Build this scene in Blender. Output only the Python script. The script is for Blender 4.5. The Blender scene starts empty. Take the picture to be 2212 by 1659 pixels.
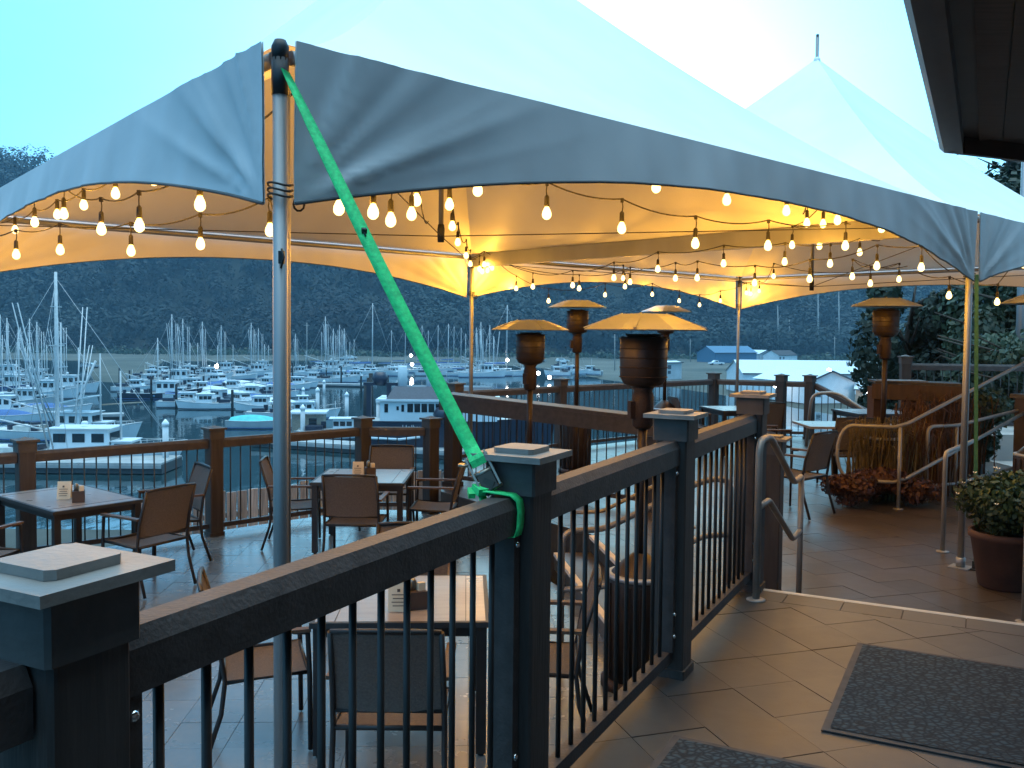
import bpy, math, random
import numpy as np
from mathutils import Vector, Matrix

# ------------------------------------------------------------------ camera, sky, sun, exposure
scene = bpy.context.scene
COL = scene.collection
FPX, PW, PH = 1986.6, 2212.0, 1659.0          # focal length and frame in the unit used for pixel measurements
PITCH, ROLL, SHY = 0.0438, 0.0094, -26.5
EYE = Vector((0.0, 0.0, 1.55))
_r0, _u0 = Vector((1, 0, 0)), Vector((0, math.sin(PITCH), math.cos(PITCH)))
FWD = Vector((0, math.cos(PITCH), -math.sin(PITCH)))
RIGHT = (_r0 * math.cos(ROLL) + _u0 * math.sin(ROLL)).normalized()
UPV = (_u0 * math.cos(ROLL) - _r0 * math.sin(ROLL)).normalized()
cam_data = bpy.data.cameras.new('camera')
cam = bpy.data.objects.new('camera', cam_data)
COL.objects.link(cam)
scene.camera = cam
cam_data.sensor_width = 36.0
cam_data.lens = FPX / PW * 36.0
cam_data.shift_y = SHY / PW
cam_data.clip_start, cam_data.clip_end = 0.05, 6000.0
_m = Matrix((RIGHT, UPV, -FWD)).transposed().to_4x4()
_m.translation = EYE
cam.matrix_world = _m

world = bpy.data.worlds.new('World')
scene.world = world
world.use_nodes = True
_nt = world.node_tree
_nt.nodes.clear()
SUN_EL, SUN_AZ = math.radians(13.0), math.radians(4.0)     # the brighter part of the dusk sky, ahead of the terrace
SKY_STRENGTH, CLOUD_STRENGTH = 0.17, 0.8
_sky = _nt.nodes.new('ShaderNodeTexSky')
_sky.sky_type = 'NISHITA'
_sky.sun_disc = False
_sky.sun_elevation = SUN_EL
_sky.sun_rotation = SUN_AZ
_sky.air_density, _sky.dust_density, _sky.ozone_density = 1.0, 1.5, 3.0
_tint = _nt.nodes.new('ShaderNodeMix'); _tint.data_type = 'RGBA'; _tint.blend_type = 'MULTIPLY'
_tint.inputs[0].default_value = 1.0
_tint.inputs[7].default_value = (0.36, 0.88, 1.32, 1)      # the cool white balance of the photograph
_nt.links.new(_sky.outputs[0], _tint.inputs[6])
_b1 = _nt.nodes.new('ShaderNodeBackground'); _b1.inputs[1].default_value = SKY_STRENGTH
_nt.links.new(_tint.outputs[2], _b1.inputs[0])
# a thin even overcast: brighter towards the zenith
_tc = _nt.nodes.new('ShaderNodeTexCoord'); _sx = _nt.nodes.new('ShaderNodeSeparateXYZ')
_nt.links.new(_tc.outputs['Generated'], _sx.inputs[0])
_cr = _nt.nodes.new('ShaderNodeValToRGB')
_e = _cr.color_ramp.elements
_e[0].position = 0.0; _e[0].color = (0.03, 0.10, 0.17, 1)
_e[1].position = 1.0; _e[1].color = (4.5, 5.8, 6.1, 1)
_k = _cr.color_ramp.elements.new(0.35); _k.color = (0.24, 0.64, 0.90, 1)
_k = _cr.color_ramp.elements.new(0.75); _k.color = (0.40, 1.25, 1.85, 1)
_nt.links.new(_sx.outputs[2], _cr.inputs[0])
_b2 = _nt.nodes.new('ShaderNodeBackground'); _b2.inputs[1].default_value = CLOUD_STRENGTH
_cn = _nt.nodes.new('ShaderNodeTexNoise'); _cn.inputs['Scale'].default_value = 2.2; _cn.inputs['Detail'].default_value = 5
_cm = _nt.nodes.new('ShaderNodeMapping'); _cm.inputs['Scale'].default_value = (1, 1, 3.5); _nt.links.new(_tc.outputs['Generated'], _cm.inputs[0]); _nt.links.new(_cm.outputs[0], _cn.inputs['Vector'])
_cv = _nt.nodes.new('ShaderNodeMapRange'); _cv.inputs[1].default_value = .3; _cv.inputs[2].default_value = .7; _cv.inputs[3].default_value = .82; _cv.inputs[4].default_value = 1.18; _nt.links.new(_cn.outputs['Fac'], _cv.inputs[0])
_cx = _nt.nodes.new('ShaderNodeVectorMath'); _cx.operation = 'SCALE'; _nt.links.new(_cr.outputs[0], _cx.inputs[0]); _nt.links.new(_cv.outputs[0], _cx.inputs['Scale'])
_nt.links.new(_cx.outputs[0], _b2.inputs[0])
_add = _nt.nodes.new('ShaderNodeAddShader'); _wo = _nt.nodes.new('ShaderNodeOutputWorld')
_nt.links.new(_b1.outputs[0], _add.inputs[0]); _nt.links.new(_b2.outputs[0], _add.inputs[1])
_nt.links.new(_add.outputs[0], _wo.inputs[0])

sun_data = bpy.data.lights.new('sun', 'SUN')
sun_data.energy, sun_data.angle, sun_data.color = 0.12, math.radians(40), (0.55, 0.85, 1.0)
sun = bpy.data.objects.new('sun', sun_data); COL.objects.link(sun)
_sd = Vector((math.sin(SUN_AZ) * math.cos(math.radians(35)), math.cos(SUN_AZ) * math.cos(math.radians(35)), math.sin(math.radians(35))))
sun.rotation_euler = _sd.to_track_quat('Z', 'Y').to_euler()

vs = scene.view_settings
vs.view_transform, vs.look, vs.exposure, vs.gamma = 'Standard', 'None', 0.0, 1.0
vs.use_curve_mapping = False
scene.cycles.use_denoising = True
scene.cycles.max_bounces = 8
scene.cycles.transparent_max_bounces = 12
scene.cycles.sample_clamp_indirect = 6.0
scene.cycles.use_light_tree = True

RNG = random.Random(7)
V = Vector

# ------------------------------------------------------------------ pixel to place
def ray(px, py):
    x, y = (px - PW / 2) / FPX, -(py - PH / 2 - SHY) / FPX
    return FWD + RIGHT * x + UPV * y
def at_z(px, py, z):
    d = ray(px, py); return EYE + d * ((z - EYE.z) / d.z)
def at_y(px, py, y):
    d = ray(px, py); return EYE + d * (y / d.y)

# ------------------------------------------------------------------ mesh helpers
class MB:
    def __init__(s): s.v, s.f, s.sm = [], [], []
    def add(s, vs_, fs, smooth=False):
        o = len(s.v); s.v += [tuple(v) for v in vs_]
        s.f += [tuple(o + i for i in f) for f in fs]; s.sm += [smooth] * len(fs); return s
    def box(s, c, size, rz=0.0, rx=0.0, ry=0.0):
        hx, hy, hz = size[0] / 2, size[1] / 2, size[2] / 2
        m = Matrix.Rotation(rz, 3, 'Z') @ Matrix.Rotation(ry, 3, 'Y') @ Matrix.Rotation(rx, 3, 'X')
        c = V(c)
        p = [c + m @ V((x * hx, y * hy, z * hz)) for x in (-1, 1) for y in (-1, 1) for z in (-1, 1)]
        return s.add(p, [(0, 1, 3, 2), (4, 6, 7, 5), (0, 4, 5, 1), (2, 3, 7, 6), (0, 2, 6, 4), (1, 5, 7, 3)])
    def bar(s, p0, p1, w, h, up=(0, 0, 1)):
        p0, p1 = V(p0), V(p1); d = (p1 - p0).normalized(); up = V(up)
        sd = d.cross(up)
        sd = sd.normalized() if sd.length > 1e-5 else d.cross(V((1, 0, 0))).normalized()
        u = sd.cross(d)
        p = [q + sd * (a * w / 2) + u * (b * h / 2) for q in (p0, p1) for a in (-1, 1) for b in (-1, 1)]
        return s.add(p, [(0, 1, 3, 2), (4, 6, 7, 5), (0, 4, 5, 1), (2, 3, 7, 6), (0, 2, 6, 4), (1, 5, 7, 3)])
    def profile(s, p0, p1, prof):
        """sweep a convex (side, up) outline from p0 to p1"""
        p0, p1 = V(p0), V(p1); d = (p1 - p0).normalized(); sd = d.cross(V((0, 0, 1))).normalized(); u = sd.cross(d)
        n = len(prof); p = [q + sd * a + u * b for q in (p0, p1) for a, b in prof]
        return s.add(p, [(i, (i + 1) % n, n + (i + 1) % n, n + i) for i in range(n)] + [tuple(range(n - 1, -1, -1)), tuple(range(n, 2 * n))])
    def tube(s, pts, r, n=8, smooth=True, cap=True):
        pts = [V(p) for p in pts]; rs = r if isinstance(r, (list, tuple)) else [r] * len(pts)
        vs_, fs = [], []; prev = None
        for i, p in enumerate(pts):
            a, b = pts[max(i - 1, 0)], pts[min(i + 1, len(pts) - 1)]
            d = (b - a); d = d.normalized() if d.length > 1e-9 else V((0, 0, 1))
            if prev is None:
                e = d.cross(V((0, 0, 1)) if abs(d.z) < .95 else V((1, 0, 0))).normalized()
            else:
                e = prev - d * prev.dot(d); e = e.normalized() if e.length > 1e-6 else prev
            prev = e; g = d.cross(e)
            vs_ += [p + (e * math.cos(t) + g * math.sin(t)) * rs[i] for t in (2 * math.pi * k / n for k in range(n))]
        for i in range(len(pts) - 1):
            for k in range(n):
                fs.append((i * n + k, i * n + (k + 1) % n, (i + 1) * n + (k + 1) % n, (i + 1) * n + k))
        s.add(vs_, fs, smooth)
        if cap:
            o = len(s.v) - len(vs_)
            s.f += [tuple(o + k for k in range(n - 1, -1, -1)), tuple(o + (len(pts) - 1) * n + k for k in range(n))]; s.sm += [False, False]
        return s
    def lathe(s, prof, n=16, c=(0, 0, 0), smooth=True, start=0.0):
        c = V(c); vs_, fs = [], []
        for r, z in prof:
            vs_ += [c + V((r * math.cos(start + 2 * math.pi * k / n), r * math.sin(start + 2 * math.pi * k / n), z)) for k in range(n)]
        for i in range(len(prof) - 1):
            for k in range(n):
                fs.append((i * n + k, i * n + (k + 1) % n, (i + 1) * n + (k + 1) % n, (i + 1) * n + k))
        s.add(vs_, fs, smooth)
        o = len(s.v) - len(vs_)
        if prof[0][0] > 1e-4: s.f.append(tuple(o + k for k in range(n - 1, -1, -1))); s.sm.append(False)
        if prof[-1][0] > 1e-4: s.f.append(tuple(o + (len(prof) - 1) * n + k for k in range(n))); s.sm.append(False)
        return s
    def prism(s, poly, z0, z1):
        n = len(poly); p = [(x, y, z0) for x, y in poly] + [(x, y, z1) for x, y in poly]
        return s.add(p, [(i, (i + 1) % n, n + (i + 1) % n, n + i) for i in range(n)] + [tuple(range(n - 1, -1, -1)), tuple(range(n, 2 * n))])
    def grid(s, fn, nu, nv, smooth=True):
        vs_ = [fn(i / nu, j / nv) for i in range(nu + 1) for j in range(nv + 1)]
        fs = [(i * (nv + 1) + j, (i + 1) * (nv + 1) + j, (i + 1) * (nv + 1) + j + 1, i * (nv + 1) + j + 1) for i in range(nu) for j in range(nv)]
        return s.add(vs_, fs, smooth)
    def mesh(s, name):
        me = bpy.data.meshes.new(name); me.from_pydata(s.v, [], s.f)
        me.polygons.foreach_set('use_smooth', s.sm); me.update(); return me
    def build(s, name, mat, parent=None, origin=None):
        o = bpy.data.objects.new(name, s.mesh(name)); COL.objects.link(o); o.data.materials.append(mat)
        if parent is not None:
            o.parent = parent
            base = parent
            off = V((0, 0, 0))
            while base is not None: off += base.location; base = base.parent
            if parent.get('_world'): o.location = -off
            if parent.get('_world'): o['_world'] = 1
        elif origin is not None:
            og = V(origin); o.data.transform(Matrix.Translation(-og)); o.location = og; 
        return o
def place(name, me, mat, parent, loc, rz=0.0):
    """a shared mesh as one more object, at a world position"""
    o = bpy.data.objects.new(name, me); COL.objects.link(o)
    if mat is not None and not me.materials: me.materials.append(mat)
    o.parent = parent; off = V((0, 0, 0)); b = parent
    while b is not None: off += b.location; b = b.parent
    o.location = V(loc) - off; o.rotation_euler = (0, 0, rz); o['_world'] = 1
    return o
def thing(name, label, cat, loc=(0, 0, 0), group=None, world_=True):
    o = bpy.data.objects.new(name, None); COL.objects.link(o); o.location = loc; o.empty_display_size = .1
    o['label'] = label; o['category'] = cat
    if group: o['group'] = group
    if world_: o['_world'] = 1
    return o
def tag(o, label, cat, group=None):
    o['label'] = label; o['category'] = cat
    if group: o['group'] = group
    return o
def struct(o, kind='structure'):
    o['kind'] = kind; return o
def copy_tree(o, parent=None, first=True):
    c = o.copy(); COL.objects.link(c); c.parent = parent
    for ch in list(o.children): copy_tree(ch, c, False)
    return c
_used = set()
def instance(proto, loc, rz=0.0, label=None, group=None, scale=None):
    o = proto if proto.name not in _used else copy_tree(proto)
    _used.add(proto.name)
    o.location = loc; o.rotation_euler = (0, 0, rz)
    if scale: o.scale = (scale,) * 3
    if label: o['label'] = label
    if group: o['group'] = group
    return o
def quads(name, centers, normals, sizes, mat, parent=None, aspect=1.0, seed=1):
    """thousands of small leaf faces in one mesh"""
    r = np.random.default_rng(seed); n = len(centers)
    nr = normals / (np.linalg.norm(normals, axis=1, keepdims=True) + 1e-9)
    t = r.normal(size=(n, 3)); t -= nr * (t * nr).sum(1, keepdims=True); t /= np.linalg.norm(t, axis=1, keepdims=True) + 1e-9
    b = np.cross(nr, t); h = sizes[:, None] / 2
    p = np.empty((n, 4, 3), np.float32)
    p[:, 0] = centers - t * h * aspect; p[:, 1] = centers - b * h; p[:, 2] = centers + t * h * aspect; p[:, 3] = centers + b * h
    me = bpy.data.meshes.new(name); me.vertices.add(n * 4); me.vertices.foreach_set('co', p.ravel())
    me.loops.add(n * 4); me.loops.foreach_set('vertex_index', np.arange(n * 4, dtype=np.int32))
    me.polygons.add(n); me.polygons.foreach_set('loop_start', np.arange(0, n * 4, 4, dtype=np.int32))
    me.update(calc_edges=True); me.materials.append(mat)
    o = bpy.data.objects.new(name, me); COL.objects.link(o)
    if parent is not None:
        o.parent = parent
        if parent.get('_world'): o.location = -parent.location
    return o

# ------------------------------------------------------------------ materials
def pmat(name, col, rough=.6, metal=0.0, var=.15, scale=6.0, bump=0.0, bscale=None, stretch=None, obj_var=0.0, spec=.5, hue=None, trans=0.0, detail=4.0, rvar=0.0, coat=0.0):
    m = bpy.data.materials.new(name); m.use_nodes = True; nt = m.node_tree
    b = nt.nodes['Principled BSDF']; b.inputs['Roughness'].default_value = rough; b.inputs['Metallic'].default_value = metal
    b.inputs['Specular IOR Level'].default_value = spec
    if coat: b.inputs['Coat Weight'].default_value = coat
    tc = nt.nodes.new('ShaderNodeTexCoord'); mp = nt.nodes.new('ShaderNodeMapping')
    nt.links.new(tc.outputs['Object'], mp.inputs[0])
    if stretch: mp.inputs['Scale'].default_value = stretch
    nz = nt.nodes.new('ShaderNodeTexNoise'); nz.inputs['Scale'].default_value = scale; nz.inputs['Detail'].default_value = detail
    nt.links.new(mp.outputs[0], nz.inputs['Vector'])
    if obj_var:
        oi = nt.nodes.new('ShaderNodeObjectInfo'); ad = nt.nodes.new('ShaderNodeVectorMath'); ad.operation = 'ADD'
        ml = nt.nodes.new('ShaderNodeMath'); ml.operation = 'MULTIPLY'; ml.inputs[1].default_value = 37.0
        nt.links.new(oi.outputs['Random'], ml.inputs[0]); nt.links.new(mp.outputs[0], ad.inputs[0]); nt.links.new(ml.outputs[0], ad.inputs[1])
        nt.links.new(ad.outputs[0], nz.inputs['Vector'])
    cr = nt.nodes.new('ShaderNodeValToRGB'); nt.links.new(nz.outputs['Fac'], cr.inputs[0])
    c2 = hue if hue else tuple(c * (1 + var) for c in col)
    cr.color_ramp.elements[0].position = .3; cr.color_ramp.elements[1].position = .7
    cr.color_ramp.elements[0].color = tuple(max(0, c * (1 - var)) for c in col) + (1,)
    cr.color_ramp.elements[1].color = tuple(min(1, c) for c in c2) + (1,)
    out = cr.outputs[0]
    if obj_var:
        mr = nt.nodes.new('ShaderNodeMapRange'); mr.inputs[3].default_value = 1 - obj_var; mr.inputs[4].default_value = 1 + obj_var
        nt.links.new(oi.outputs['Random'], mr.inputs[0])
        mx = nt.nodes.new('ShaderNodeVectorMath'); mx.operation = 'SCALE'
        nt.links.new(out, mx.inputs[0]); nt.links.new(mr.outputs[0], mx.inputs['Scale']); out = mx.outputs[0]
    nt.links.new(out, b.inputs['Base Color'])
    if rvar:
        rr = nt.nodes.new('ShaderNodeMapRange'); rr.inputs[3].default_value = max(0, rough - rvar); rr.inputs[4].default_value = rough + rvar
        n3 = nt.nodes.new('ShaderNodeTexNoise'); n3.inputs['Scale'].default_value = scale * .7; nt.links.new(tc.outputs['Object'], n3.inputs['Vector'])
        nt.links.new(n3.outputs['Fac'], rr.inputs[0]); nt.links.new(rr.outputs[0], b.inputs['Roughness'])
    if bump:
        n2 = nt.nodes.new('ShaderNodeTexNoise'); n2.inputs['Scale'].default_value = bscale or scale * 4; n2.inputs['Detail'].default_value = 3
        nt.links.new(mp.outputs[0], n2.inputs['Vector'])
        bp = nt.nodes.new('ShaderNodeBump'); bp.inputs['Strength'].default_value = bump; bp.inputs['Distance'].default_value = .01
        nt.links.new(n2.outputs['Fac'], bp.inputs['Height']); nt.links.new(bp.outputs[0], b.inputs['Normal'])
    if trans:
        tr = nt.nodes.new('ShaderNodeBsdfTranslucent'); nt.links.new(out, tr.inputs[0])
        ms = nt.nodes.new('ShaderNodeMixShader'); ms.inputs[0].default_value = trans
        nt.links.new(b.outputs[0], ms.inputs[1]); nt.links.new(tr.outputs[0], ms.inputs[2])
        nt.links.new(ms.outputs[0], nt.nodes['Material Output'].inputs[0])
    return m
def emat(name, col, strength):
    m = bpy.data.materials.new(name); m.use_nodes = True; nt = m.node_tree
    b = nt.nodes['Principled BSDF']; b.inputs['Base Color'].default_value = (.8, .8, .8, 1)
    b.inputs['Emission Color'].default_value = col + (1,); b.inputs['Emission Strength'].default_value = strength
    return m
def bulb_mat():
    m = bpy.data.materials.new('glowing_bulb_glass'); m.use_nodes = True; nt = m.node_tree; nt.nodes.clear()
    o = nt.nodes.new('ShaderNodeOutputMaterial'); e = nt.nodes.new('ShaderNodeEmission'); t = nt.nodes.new('ShaderNodeBsdfTransparent')
    a = nt.nodes.new('ShaderNodeAddShader'); e.inputs[0].default_value = (1, .72, .26, 1); e.inputs[1].default_value = 2.6
    t.inputs[0].default_value = (.75, .75, .75, 1)
    nt.links.new(e.outputs[0], a.inputs[0]); nt.links.new(t.outputs[0], a.inputs[1]); nt.links.new(a.outputs[0], o.inputs[0]); return m
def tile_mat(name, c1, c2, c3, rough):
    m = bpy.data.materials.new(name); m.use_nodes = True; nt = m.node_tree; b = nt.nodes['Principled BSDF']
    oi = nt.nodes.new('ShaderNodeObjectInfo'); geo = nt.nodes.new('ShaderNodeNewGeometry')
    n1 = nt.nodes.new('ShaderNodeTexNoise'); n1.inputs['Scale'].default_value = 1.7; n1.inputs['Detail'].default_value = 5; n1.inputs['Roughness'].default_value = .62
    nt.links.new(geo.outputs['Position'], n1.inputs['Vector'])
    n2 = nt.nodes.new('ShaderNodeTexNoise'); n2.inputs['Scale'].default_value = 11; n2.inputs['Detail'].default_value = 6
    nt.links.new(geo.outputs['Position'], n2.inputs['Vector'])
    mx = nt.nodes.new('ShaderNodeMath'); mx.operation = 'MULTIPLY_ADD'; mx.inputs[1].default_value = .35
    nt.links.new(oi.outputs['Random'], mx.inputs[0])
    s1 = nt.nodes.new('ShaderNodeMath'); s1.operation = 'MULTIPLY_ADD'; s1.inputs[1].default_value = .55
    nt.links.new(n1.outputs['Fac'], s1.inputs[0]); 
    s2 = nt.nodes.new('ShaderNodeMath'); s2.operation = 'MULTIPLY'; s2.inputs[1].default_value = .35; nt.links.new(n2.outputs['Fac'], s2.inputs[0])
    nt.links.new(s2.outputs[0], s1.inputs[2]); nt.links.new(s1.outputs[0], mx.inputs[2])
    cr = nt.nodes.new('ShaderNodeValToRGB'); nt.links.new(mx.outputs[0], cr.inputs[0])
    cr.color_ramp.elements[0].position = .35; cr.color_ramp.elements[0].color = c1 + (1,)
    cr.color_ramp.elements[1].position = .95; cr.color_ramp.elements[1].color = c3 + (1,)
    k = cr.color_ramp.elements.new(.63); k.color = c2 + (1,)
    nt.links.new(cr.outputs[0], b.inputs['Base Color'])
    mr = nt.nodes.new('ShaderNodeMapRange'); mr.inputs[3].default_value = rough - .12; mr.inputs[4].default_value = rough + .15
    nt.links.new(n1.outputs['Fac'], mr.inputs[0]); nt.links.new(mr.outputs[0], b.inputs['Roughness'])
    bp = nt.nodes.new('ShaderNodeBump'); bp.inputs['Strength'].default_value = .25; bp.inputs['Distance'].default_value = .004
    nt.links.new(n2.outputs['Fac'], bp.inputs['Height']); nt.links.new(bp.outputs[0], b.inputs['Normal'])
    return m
def water_mat():
    m = pmat('harbor_water', (.010, .030, .034), .06, var=.2, scale=.05)
    nt = m.node_tree; b = nt.nodes['Principled BSDF']
    tc = nt.nodes.new('ShaderNodeTexCoord'); mp = nt.nodes.new('ShaderNodeMapping'); mp.inputs['Scale'].default_value = (.9, .35, 1)
    nt.links.new(tc.outputs['Object'], mp.inputs[0]); n = nt.nodes.new('ShaderNodeTexNoise'); n.inputs['Scale'].default_value = .8; n.inputs['Detail'].default_value = 3
    nt.links.new(mp.outputs[0], n.inputs['Vector']); bp = nt.nodes.new('ShaderNodeBump'); bp.inputs['Strength'].default_value = .12; bp.inputs['Distance'].default_value = .25
    nt.links.new(n.outputs['Fac'], bp.inputs['Height']); nt.links.new(bp.outputs[0], b.inputs['Normal']); return m
def mat_mat():
    m = pmat('mat_pile', (.03, .045, .06), .95, var=.3, scale=40); nt = m.node_tree; b = nt.nodes['Principled BSDF']
    tc = nt.nodes.new('ShaderNodeTexCoord'); mp = nt.nodes.new('ShaderNodeMapping'); mp.inputs['Scale'].default_value = (46, 60, 1); mp.inputs['Rotation'].default_value = (0, 0, .5)
    nt.links.new(tc.outputs['Object'], mp.inputs[0]); n = nt.nodes.new('ShaderNodeTexVoronoi'); n.feature = 'DISTANCE_TO_EDGE'; n.inputs['Scale'].default_value = 1.0
    nz = nt.nodes.new('ShaderNodeTexNoise'); nz.inputs['Scale'].default_value = .6; nt.links.new(mp.outputs[0], nz.inputs['Vector'])
    mx = nt.nodes.new('ShaderNodeMix'); mx.data_type = 'VECTOR'; mx.inputs[0].default_value = .35
    nt.links.new(mp.outputs[0], mx.inputs[4]); nt.links.new(nz.outputs['Color'], mx.inputs[5]); nt.links.new(mx.outputs[1], n.inputs['Vector'])
    cr = nt.nodes.new('ShaderNodeValToRGB'); cr.color_ramp.elements[0].color = (.005, .008, .012, 1); cr.color_ramp.elements[0].position = .02
    cr.color_ramp.elements[1].color = (.034, .054, .068, 1); cr.color_ramp.elements[1].position = .3
    nt.links.new(n.outputs['Distance'], cr.inputs[0]); nt.links.new(cr.outputs[0], b.inputs['Base Color'])
    bp = nt.nodes.new('ShaderNodeBump'); bp.inputs['Strength'].default_value = .8; bp.inputs['Distance'].default_value = .006
    nt.links.new(n.outputs['Distance'], bp.inputs['Height']); nt.links.new(bp.outputs[0], b.inputs['Normal']); return m

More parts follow.
